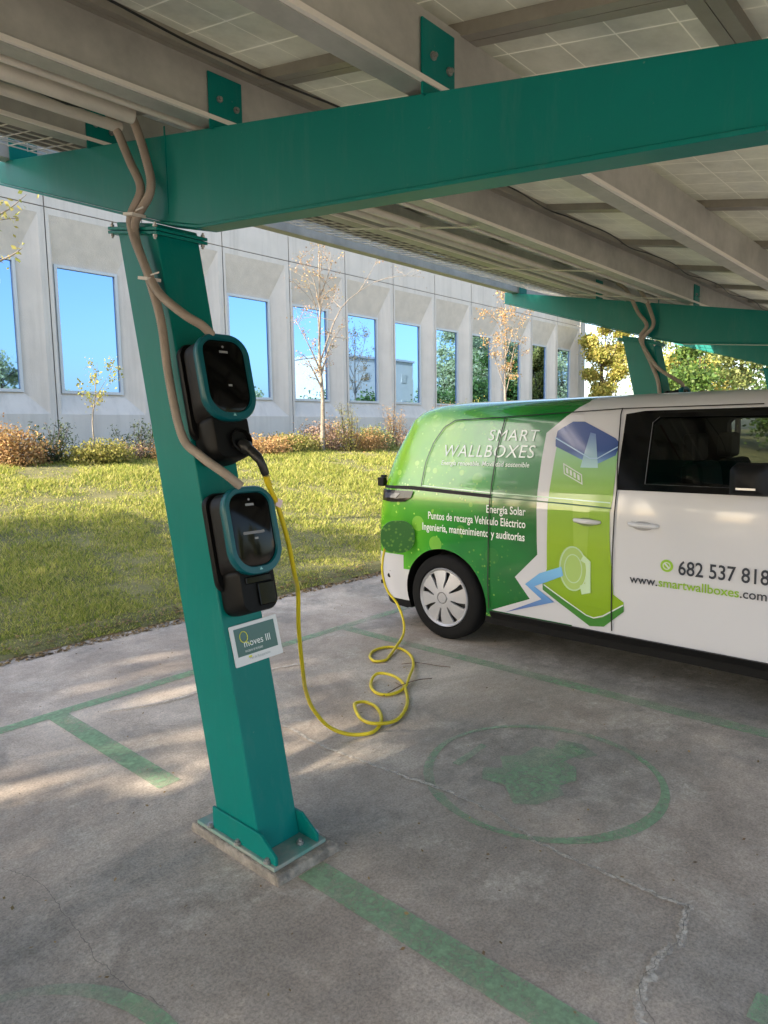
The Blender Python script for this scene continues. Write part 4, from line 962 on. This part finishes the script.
# wheels
TYRE = mat('tyre_rubber', (.009, .009, .0095), .8, var=.3, vscale=30, spec=.2); RIMM = mat('rim_silver', (.40, .40, .42), .38, .2)
wheel0 = None
for wy in WY:
    for s in (-1, 1):
        xo = XC+s*.975
        b = MB(); f = -s                       # inward direction
        b.lathe([(.244, f*.012), (.256, f*-.002), (.31, f*.000), (.338, f*.014), (.351, f*.036), (.351, f*.15), (.335, f*.18), (.255, f*.195), (.244, f*.17)], (xo, wy, AX), 0, 64, closed=True)
        wh = b.build('wheel', TYRE, van, smooth=40)
        b = MB()
        pass
        b = MB(); b.lathe([(.244, f*.004), (.238, f*-.006), (.222, f*.008), (.12, f*-.012), (.05, f*-.018), (.0455, f*-.010), (.0455, f*.004), (.12, f*.008), (.222, f*.024), (.238, f*.016)], (xo, wy, AX), 0, 64, closed=True)
        rim = b.build('rim', RIMM, wh, smooth=35)
        cs = []
        for k in range(8):
            a = 2*PI*k/8+.22; tear = [(.214, -.026), (.219, 0), (.214, .020), (.165, .017), (.10, .004), (.080, -.004), (.10, -.010), (.16, -.012)]
            pg = [(wy+r_*math.cos(a+t_/r_*1.0)*1., AX+r_*math.sin(a+t_/r_)) for r_, t_ in tear]
            cs.append(cut(pg, xo-.08, xo+.08, 0))
        bpy.context.view_layer.update(); bake(rim, cs); rim.data.materials.clear(); rim.data.materials.append(RIMM)
        b = MB(); b.lathe([(.0445, f*-.010), (.04, f*-.019), (.001, f*-.022)], (xo, wy, AX), 0, 28); b.build('hub_cap', mat('hub_grey', (.42, .42, .44), .3, .4), wh, smooth=40)
        b = MB(); b.lathe([(.25, f*.045), (.25, f*.05), (.02, f*.05), (.02, f*.045)], (xo, wy, AX), 0, 40, closed=True); b.build('brake_disc', mat('brake_dark', (.02, .02, .02), .6), wh)
# underbody
b = MB(); b.box((XC, 1.86, .27), (1.30, 2.2, .16)); b.box((XC, 3.5, .36), (1.2, .9, .12)); b.box((XC, .3, .36), (1.2, .9, .12)); b.build('underbody', VBK, van, bevel=.02)

# ------------------------------------------------------------------ office building
FY = 17.0; MW = 2.455; J0 = 7.2
FAC = mat('facade_concrete', (.62, .575, .52), .85, var=.10, vscale=1.1, bump=.25, bscale=60)
def streaks(m):
    nt = m.node_tree; b = nt.nodes['Principled BSDF']; L = nt.links.new; N = nt.nodes.new; base = b.inputs['Base Color'].links[0].from_socket
    tc = N('ShaderNodeTexCoord'); mp = N('ShaderNodeMapping'); mp.inputs['Scale'].default_value = (3.2, 3.2, .22); L(tc.outputs['Object'], mp.inputs['Vector'])
    n = N('ShaderNodeTexNoise'); n.inputs['Scale'].default_value = 1.2; n.inputs['Detail'].default_value = 9; n.inputs['Roughness'].default_value = .7; L(mp.outputs[0], n.inputs['Vector'])
    r = N('ShaderNodeMapRange'); r.inputs['From Min'].default_value = .48; r.inputs['From Max'].default_value = .72; r.inputs['To Max'].default_value = .45; L(n.outputs['Fac'], r.inputs['Value'])
    x = N('ShaderNodeMix'); x.data_type = 'RGBA'; L(r.outputs[0], x.inputs[0]); L(base, x.inputs[6]); x.inputs[7].default_value = (.36, .33, .29, 1); L(x.outputs[2], b.inputs['Base Color'])
streaks(FAC)
FAC2 = mat('bounce_tinted_concrete', (.60, .545, .48), .9, var=.14, vscale=3, bump=.4, bscale=45)  # facade concrete, with warm ground bounce painted into the hood colour
bld = thing('office_building', 'long low precast concrete office building with a row of tall blue mirror windows', 'building', (14.0, FY, 1.0))
kmin, kmax = -6, 11; ZB, ZT, ZJ = .3, 8.3, 7.02
xr = J0+kmax*MW+.6
wl = MB(); rc = MB(); jt = MB(); D = .24
def q(b, a, c, d, e): b.add([a, c, d, e], [(0, 1, 2, 3)])
for k in range(kmin, kmax):
    xj = J0+k*MW; xe = xj+MW; o0, o1, oz0, oz1 = xj+.09, xe-.16, 2.25, 6.86; i0, i1, iz0, iz1 = xj+.22, xj+1.80, 2.76, 5.80
    # face around the recess
    q(wl, (xj+.012, FY, ZB), (xe-.012, FY, ZB), (xe-.012, FY, oz0), (xj+.012, FY, oz0))
    q(wl, (xj+.012, FY, oz1), (xe-.012, FY, oz1), (xe-.012, FY, ZJ-.012), (xj+.012, FY, ZJ-.012))
    q(wl, (xj+.012, FY, ZJ+.012), (xe-.012, FY, ZJ+.012), (xe-.012, FY, ZT), (xj+.012, FY, ZT))
    q(wl, (xj+.012, FY, oz0), (o0, FY, oz0), (o0, FY, oz1), (xj+.012, FY, oz1))
    q(wl, (o1, FY, oz0), (xe-.012, FY, oz0), (xe-.012, FY, oz1), (o1, FY, oz1))
    q(wl, (o0, FY, oz0), (i0, FY+D, iz0), (i0, FY+D, iz1), (o0, FY, oz1))
    q(wl, (i1, FY+D, iz0), (o1, FY, oz0), (o1, FY, oz1), (i1, FY+D, iz1))
    q(wl, (o0, FY, oz0), (o1, FY, oz0), (i1, FY+D, iz0), (i0, FY+D, iz0))
    q(rc, (i0, FY+D, iz1), (i1, FY+D, iz1), (o1, FY, oz1), (o0, FY, oz1))
    # open joint
    jt.box((xj, FY+.03, (ZB+ZT)/2), (.024, .02, ZT-ZB)); jt.box((xj+MW/2, FY+.03, ZJ), (MW-.024, .02, .024))
wl.box((J0+kmin*MW-.3, FY+8, 4), (.6-.012, 16, 7.5)); wl.box(((J0+kmin*MW+xr)/2, FY+8.5, ZT-.15), (xr-J0-kmin*MW, 15.5, .28)); wl.box((J0+kmax*MW+.31, FY+8, (ZB+ZT)/2), (.58, 16, ZT-ZB))
wl.box(((J0+kmin*MW+xr)/2, FY+12, 4), (xr-J0-kmin*MW-2, .3, 7.2))
wl.build('wall', FAC, bld)
rc.build('window_hood', FAC2, bld)
jt.build('panel_joint', mat('joint_sealant', (.12, .115, .11), .8), bld)
GLS = bpy.data.materials.new('sky_tinted_mirror_glass'); GLS.use_nodes = True  # blue of the mirrored sky is put into the glass tint
b_ = GLS.node_tree.nodes['Principled BSDF']; b_.inputs['Base Color'].default_value = (.21, .36, .62, 1); b_.inputs['Metallic'].default_value = 1; b_.inputs['Roughness'].default_value = .015
n_1 = GLS.node_tree.nodes.new('ShaderNodeTexNoise'); n_1.inputs['Scale'].default_value = .7; bp_ = GLS.node_tree.nodes.new('ShaderNodeBump'); bp_.inputs['Strength'].default_value = .03; bp_.inputs['Distance'].default_value = .05
t_ = GLS.node_tree.nodes.new('ShaderNodeTexCoord'); GLS.node_tree.links.new(t_.outputs['Object'], n_1.inputs['Vector']); GLS.node_tree.links.new(n_1.outputs['Fac'], bp_.inputs['Height']); GLS.node_tree.links.new(bp_.outputs[0], b_.inputs['Normal'])
FRM = mat('window_frame_grey', (.50, .53, .55), .4)
w0 = None
for k in range(kmin, kmax):
    xj = J0+k*MW; i0, i1, iz0, iz1 = xj+.22, xj+1.80, 2.76, 5.80
    if w0 is None:
        b = MB(); t = .07
        b.box(((i0+i1)/2, FY+D-.02, iz1-t/2), (i1-i0, .08, t)); b.box(((i0+i1)/2, FY+D-.02, iz0+t/2), (i1-i0, .08, t))
        b.box((i0+t/2, FY+D-.02, (iz0+iz1)/2), (t, .08, iz1-iz0-2*t)); b.box((i1-t/2, FY+D-.02, (iz0+iz1)/2), (t, .08, iz1-iz0-2*t))
        w0 = b.build('window', FRM, bld); X0 = xj
        b = MB(); b.add([(i0+t, FY+D, iz0+t), (i1-t, FY+D, iz0+t), (i1-t, FY+D, iz1-t), (i0+t, FY+D, iz1-t)], [(0, 1, 2, 3)]); b.build('pane', GLS, w0)
    else: copy_tree(w0, bld, dx=(xj-X0, 0, 0))

# ------------------------------------------------------------------ trees and shrubs
BARK = mat('grey_bark', (.30, .26, .21), .9, col2=(.16, .13, .10), vscale=12, bump=.5)
BARKD = mat('dark_bark', (.12, .09, .065), .9, col2=(.06, .045, .035), vscale=8, bump=.5)
def tree(name, label, base, top, trunk_r, limbs, leaf_m, leaf_n, leaf_size, spread, seed, bark=BARK, cat='tree', group=None, twigs=5, crown=None, bend=.05, drop=0.):
    """base, top: points; limbs: list of (start fraction, end point); leaves cluster along twigs"""
    r = np.random.default_rng(seed); t = thing(name, label, cat, base, group=group); base, top = Vector(base), Vector(top)
    ln = (top-base).length; c = MB(); pts = [base+(top-base)*f+Vector((mnoise.noise((f*3, seed, 0)), mnoise.noise((f*3, seed, 5)), 0))*ln*bend*min(1, f*3) for f in [i/12 for i in range(13)]]
    c.tube(pts, [trunk_r*(1-f*.9) for f in [i/12 for i in range(13)]], 10)
    ends = []
    def at(f): i = min(11, int(f*12)); return pts[i].lerp(pts[i+1], f*12-i)
    def branch(p, e, r0, depth):
        mid = p.lerp(e, .5)+Vector(r.normal(0, .06, 3))*(e-p).length+Vector((0, 0, .05*(e-p).length)); P = spline([p, mid, e], 4)
        c.tube(P, [r0*(1-.8*i/(len(P)-1)) for i in range(len(P))], 6)
        for i in range(2, len(P)): ends.append((P[i], (e-p).length))
        if depth > 0:
            for k in range(twigs):
                q_ = P[int(r.integers(2, len(P)))]; d = (e-p).normalized()*.6+Vector(r.normal(0, .55, 3)); d.z = abs(d.z)*.8 if not drop else d.z
                branch(q_, q_+d.normalized()*(e-p).length*r.uniform(.25, .5), r0*.4, depth-1)
    for f, e in limbs: branch(at(f), Vector(e), trunk_r*(1-f*.8)*.6, 2 if twigs > 4 else 1)
    c.build('trunk', bark, t, smooth=50)
    E = np.array([e[0][:] for e in ends]); L_ = np.array([e[1] for e in ends])
    idx = r.integers(0, len(E), leaf_n); P = E[idx]+r.normal(0, 1, (leaf_n, 3))*spread*np.clip(L_[idx], .3, 2)[:, None]
    if crown is not None:                    # crown: list of (centre, radii, count) clumps
        ex = []
        for cc, rad, cnt in crown:
            v = r.normal(size=(cnt, 3)); v /= np.linalg.norm(v, axis=1)[:, None]; v *= np.abs(r.normal(.62, .36, cnt))[:, None]
            ex.append(np.array(cc)+v*np.array(rad))
        P = np.concatenate([P]+ex)
    leaves('crown', P, leaf_size, leaf_m, t, r)
    return t
ORG = leafmat('autumn_birch_leaves', [(.42, .22, .12), (.50, .34, .20), (.30, .16, .07), (.48, .38, .13), (.55, .42, .32)], .6, .35)
YEL = leafmat('yellow_leaves', [(.42, .36, .08), (.52, .44, .14), (.24, .26, .05), (.36, .38, .09)], .6, .4)
GRN = leafmat('mid_green_leaves', [(.06, .12, .025), (.10, .18, .035), (.04, .08, .02), (.16, .22, .05)], .55, .3)
LIM = leafmat('pale_green_leaves', [(.22, .28, .08), (.34, .38, .14), (.13, .18, .05), (.42, .42, .20)], .6, .4)
DKG = leafmat('dark_evergreen_leaves', [(.03, .05, .02), (.05, .08, .03), (.08, .10, .04)], .6, .15)
RST = leafmat('rusty_shrub_leaves', [(.46, .24, .11), (.54, .36, .14), (.34, .18, .08), (.58, .40, .20), (.30, .24, .08)], .7, .35)
YSH = leafmat('yellow_green_shrub_leaves', [(.28, .28, .06), (.38, .34, .09), (.18, .20, .045), (.45, .36, .14)], .7, .35)
PNK = leafmat('pinkish_shrub_leaves', [(.46, .30, .24), (.36, .26, .18), (.28, .18, .12), (.50, .40, .24)], .7, .3)
by_ = 13.5
def gz(x, y): return bank_z(x, y)-.03
# slender tree left of centre with one long limb to the right
tree('slender_tree', 'slender autumn tree before the facade, one long limb reaching right', (12.55, by_, gz(12.55, by_)), (12.60, by_, 6.75), .065,
     [(.42, (14.55, by_-.1, 5.85)), (.38, (11.9, by_+.2, 4.6)), (.5, (12.0, by_-.2, 5.4)), (.58, (13.25, by_, 5.6)), (.66, (12.1, by_+.2, 6.1)), (.72, (13.0, by_, 6.4)), (.8, (12.35, by_, 6.7)), (.30, (12.1, by_, 3.6)), (.33, (13.0, by_+.2, 3.8)), (.36, (12.9, by_-.2, 4.3))],
     ORG, 1500, .05, .16, 11, twigs=5, bend=.02)
tree('slender_tree', 'small tree with rust orange leaves standing just above the van roof', (21.45, by_, gz(21.45, by_)), (21.5, by_, 6.3), .06,
     [(.4, (20.7, by_, 4.6)), (.45, (22.1, by_, 4.9)), (.55, (20.9, by_, 5.5)), (.6, (22.2, by_, 5.8)), (.7, (21.0, by_, 6.2)), (.35, (21.9, by_, 4.0))], RST, 1500, .07, .2, 12, twigs=5, bend=.02)
tree('sapling', 'thin sapling with pale yellow leaves in front of the first full window on the left', (6.30, by_, gz(6.3, by_)), (6.55, by_, 3.15), .022,
     [(.45, (6.15, by_, 2.6)), (.55, (6.85, by_, 2.8)), (.7, (6.45, by_, 3.1)), (.65, (6.8, by_-.1, 3.0))], YEL, 330, .06, .17, 13, twigs=3, bend=.04)
tree('roadside_tree', 'tree at the left picture edge with a few yellow leaves hanging before the facade', (2.2, 9.3, gz(2.2, 9.3)), (2.35, 9.4, 6.3), .09,
     [(.42, (3.45, 9.6, 3.9)), (.5, (3.35, 9.3, 4.35)), (.6, (3.2, 9.2, 4.9)), (.5, (1.2, 9.5, 4.6)), (.7, (1.7, 9.2, 5.9)), (.8, (2.9, 9.5, 5.9))], YEL, 480, .085, .12, 14, twigs=4)
# shrubs in the bed along the facade
def shrub(label, x, y, wd, ht, m, n, ls, seed, spiky=False, name='shrub'):
    r = np.random.default_rng(seed); z = gz(x, y); t = thing(name, label, 'shrub', (x, y, z), group='shrubs along the facade'); c = MB(); tips = []
    for k in range(26 if spiky else 16):
        a = r.uniform(0, 2*PI); rr = r.uniform(.2, 1)*wd/2; e = Vector((x+rr*math.cos(a), y+rr*math.sin(a)*.6, z+ht*r.uniform(.55, 1.05)*(1-.35*(rr/(wd/2))**2)))
        s = Vector((x+rr*.25*math.cos(a), y+rr*.2*math.sin(a), z)); P = spline([s, s.lerp(e, .5)+Vector(r.normal(0, .04, 3)), e], 5); c.tube(P, [.010*(1-.7*i/(len(P)-1)) for i in range(len(P))], 5)
        tips += [p[:] for p in P[2:]]
    c.build('stem', BARKD, t)
    T = np.array(tips); idx = r.integers(0, len(T), n)
    P = T[idx]+r.normal(0, 1, (n, 3))*np.array([.05, .05, .05] if spiky else [wd*.10, wd*.07, ht*.09]); P[:, 2] = np.maximum(P[:, 2], z+.01)
    if not spiky:
        m2 = n//2; v = r.normal(size=(m2, 3)); v /= np.linalg.norm(v, axis=1)[:, None]; v[:, 2] = np.abs(v[:, 2]); v *= (r.uniform(.3, 1, m2)**.5)[:, None]
        lump = np.array([1+.35*mnoise.noise((p[0]*2.2+seed, p[1]*2.2, p[2]*2.2)) for p in v]); v *= lump[:, None]
        P = np.concatenate([P, np.array([x, y, z])+v*np.array([wd/2, wd*.3, ht*.82])])
    leaves('foliage', P, ls, m, t, r, .35 if spiky else .6); return t
S = [('orange shrub at the left edge of the picture', 4.95, 13.6, 1.0, 1.0, RST, 2600, .07, 0), ('dark green spiky shrub between the orange shrub and the sapling', 5.65, 13.7, 1.3, 1.0, DKG, 1300, .08, 1),
     ('yellow-green mound under the sapling', 6.45, 13.4, 1.2, .62, YSH, 2200, .07, 0), ('purplish twiggy shrub right of the sapling', 7.15, 13.6, .9, .55, PNK, 900, .06, 1),
     ('dark spreading shrub beside the near column on the left', 7.55, 13.8, 1.4, 1.05, DKG, 1300, .08, 1), ('small orange shrub touching the near column edge on the left', 8.05, 13.5, .7, .6, RST, 1300, .06, 0),
     ('low rusty shrub hidden mostly behind the near column', 9.1, 13.6, 1.5, .6, RST, 1500, .07, 0),
     ('low rust and yellow shrub just right of the upper charger', 10.6, 13.6, 1.5, .62, RST, 2600, .07, 0), ('yellow-green shrub left of the slender tree trunk', 11.75, 13.7, 1.3, .66, YSH, 2400, .07, 0),
     ('pinkish shrub right behind the slender tree trunk', 13.05, 13.9, 1.3, 1.0, PNK, 2400, .07, 0), ('tall wispy yellow shrub right of the slender tree trunk', 13.35, 13.3, .9, 1.75, YEL, 1500, .06, 1),
     ('dark red-green shrub midway between the slender tree and the van', 14.1, 13.5, 1.3, .75, RST, 2200, .07, 0), ('green-grey shrub below the fifth window, behind the lawn', 14.9, 13.7, 1.2, .85, LIM, 2000, .07, 0),
     ('upright orange shrub left of the van tail', 15.8, 13.9, 1.0, 1.7, RST, 1600, .06, 1), ('low pale shrub meeting the van tail', 16.5, 13.5, 1.5, .8, PNK, 2400, .07, 0),
     ('wispy orange-tipped shrub rising over the rear corner of the van', 18.2, 13.8, 1.5, 1.9, RST, 1600, .065, 1), ('yellow shrub half hidden behind the van roof at the rear', 20.0, 13.8, 1.6, 1.7, YSH, 2000, .07, 0)]
for i, (lab, x, y, wd, ht, m, n, ls, sp_) in enumerate(S): shrub(lab, x, y, wd*(1.15 if sp_ else 1.4), ht*.85, m, int(n*(1.1 if sp_ else 1.35)), ls*.8, 40+i, bool(sp_))
# trees beyond the end of the building, seen over the van
def bush_tree(label, x, y, h_, rad, m, n, ls, seed, name='leafy_tree', group=None, bark=BARKD, low=.25, ncl=14, tr=.022):
    r = np.random.default_rng(seed); z = bank_z(x, y) if y > 5.6 else 0.; z = max(z, 0)-.05
    cl = []
    for k in range(ncl):
        v = Vector(r.normal(size=3)).normalized(); rr = r.uniform(.35, .95)
        cc = (x+v.x*rad*rr, y+v.y*rad*rr, z+h_*low+(h_*(1-low))*(.5+.5*v.z*rr)); s_ = rad*r.uniform(.25, .48)
        cl.append((cc, (s_, s_, s_*.8), n//16))
    limbs = [(r.uniform(.3, .8), c_[0]) for c_ in cl[:9]]
    return tree(name, label, (x, y, z), (x+.2, y, z+h_*.8), h_*tr, limbs, m, n//8, ls, .12, seed, bark=bark, twigs=3, crown=cl, group=group)
bush_tree('tall yellow tree at the far end of the office building', 33.5, 15.4, 8.0, 1.05, YEL, 16000, .15, 61, low=.0, ncl=26, tr=.012)
bush_tree('pale bushy tree further behind the yellow one', 52, 21, 8.0, 3.0, LIM, 7000, .26, 62, low=.1)
bush_tree('pale yellow trees behind the second carport column', 46, 15.5, 7.0, 2.2, YEL, 5000, .22, 67, low=.1)
bush_tree('dense green tree right of the second carport column, above the van', 36.0, 11.4, 5.6, 2.6, GRN, 13000, .20, 63, low=.0)
bush_tree('dense green tree at the right picture edge above the van', 38.5, 7.2, 5.4, 3.0, GRN, 13000, .20, 64, low=.0)
bush_tree('yellowish tall tree showing between the far carport beams', 50, 13.5, 9, 3.6, LIM, 8000, .28, 65, low=.1)
bush_tree('green tree far right, seen through the van windows', 33, .5, 5.5, 3.2, GRN, 8000, .22, 66, low=.05)
# trees to the left, outside the picture, whose shade dapples the lawn and bays
GR2 = 'trees left of the car park'
shade = [(-12.0, 6.2, 10.6, 1.8, 71), (-12.6, 8.9, 10.6, 1.5, 72), (-11.6, 12.0, 10.0, 2.3, 73), (-9.0, 11.2, 7.6, 1.5, 80), (-18, 12.4, 13.2, 2.4, 74), (-11.8, 3.6, 11.5, 1.8, 76), (-14.5, 5.2, 11.5, 1.8, 77), (-12.4, 5.0, 9.6, 1.9, 78), (-9.8, 4.2, 8.4, 1.7, 79)]
for i, (x, y, h_, rd, sd_) in enumerate(shade):
    bush_tree('leafy tree left of the car park, outside the picture', x, y, h_, rd, GRN, 4900, .26, sd_, group=GR2, low=.26)
for i, (x, y, h_, rd, sd_, lo) in enumerate([(-12.4, 7.6, 13.0, 1.9, 91, .66), (-16.5, 8.9, 15.6, 2.0, 92, .66), (-12.2, 9.6, 15.8, 1.8, 93, .66)]):
    bush_tree('leafy tree left of the car park, outside the picture', x, y, h_, rd, GRN, 7500, .26, sd_, group=GR2, low=lo)
# what the mirror windows reflect: trees and a white building across the car park
PLM = leafmat('sunlit_pale_leaves', [(.42, .48, .22), (.56, .58, .34), (.30, .36, .14), (.60, .60, .42)], .6, .4)
GR3 = 'trees across the car park'
for i, (x, y, h_, rd, m_) in enumerate([(61.5, -21.5, 7.5, 2.0, PLM), (69.5, -21, 9.0, 2.4, PLM), (20.5, -24, 10.5, 2.8, PLM), (26, -27, 6.5, 2.6, PLM), (44, -24, 9.0, 2.4, PLM), (80, -23, 19, 5.5, PLM), (90, -25, 22, 6.5, PLM), (101, -25, 23, 7, PLM), (114, -26, 25, 8, PLM), (131, -27, 28, 9, PLM), (150, -28, 32, 10, PLM), (12, -26, 6, 2.6, PLM)]):
    bush_tree('tree across the car park, behind the camera', x, y, h_, rd, m_, 7000 if x > 70 else 4200, .45 if x > 70 else .34, 80+i, group=GR3, low=.05, ncl=34 if x > 70 else 14)
wb = thing('white_building', 'white rendered building across the car park, mirrored in the office windows', 'building', (68, -32, 0))
b = MB(); b.box((68, -33, 5.6), (15, 10, 11.2)); b.build('wall', mat('white_render', (.62, .58, .50), .8, var=.1, vscale=.5), wb)
b = MB(); b.box((68, -33, 11.35), (15.4, 10.4, .28)); b.build('parapet', mat('parapet_grey', (.5, .5, .5), .8), wb)
for i in range(4):
    for j in range(3):
        b = MB(); b.box((62.4+i*3.7, -27.98, 2.2+j*3.4), (1.0, .08, 1.1)); b.build('window', mat('beige_shutter', (.5, .47, .4), .6), wb)
# parked car glimpsed through the cab of the van
car = thing('parked_car', 'pale grey car parked far behind, glimpsed through the van cab', 'car', (24, 4.2, 0))
b = MB(); prof = [(2.0, .35), (2.05, .75), (3.0, .95), (3.75, 1.42), (5.2, 1.45), (6.0, 1.0), (6.35, .9), (6.35, .35)]
b.prism([(y-2.0, z) for y, z in prof], 23.1, 24.9, 0); b.build('body', mat('pale_grey_car_paint', (.55, .56, .57), .25, coat=.6), car, bevel=.06)
b = MB(); b.prism([(1.15, .98), (1.80, 1.36), (3.15, 1.38), (3.85, 1.0)], 23.085, 24.915, 0); b.build('window', TRIMG, car)
for yy in (.85, 3.5):
    for xx in (23.1, 24.9):
        b = MB(); b.tube([(xx-.02, yy, .33), (xx+.02, yy, .33)], .33, 24); wh = b.build('wheel', TYRE, car, smooth=40)
        b = MB(); b.tube([(xx-.028, yy, .33), (xx+.028, yy, .33)], .19, 20); b.build('rim', RIMM, wh)
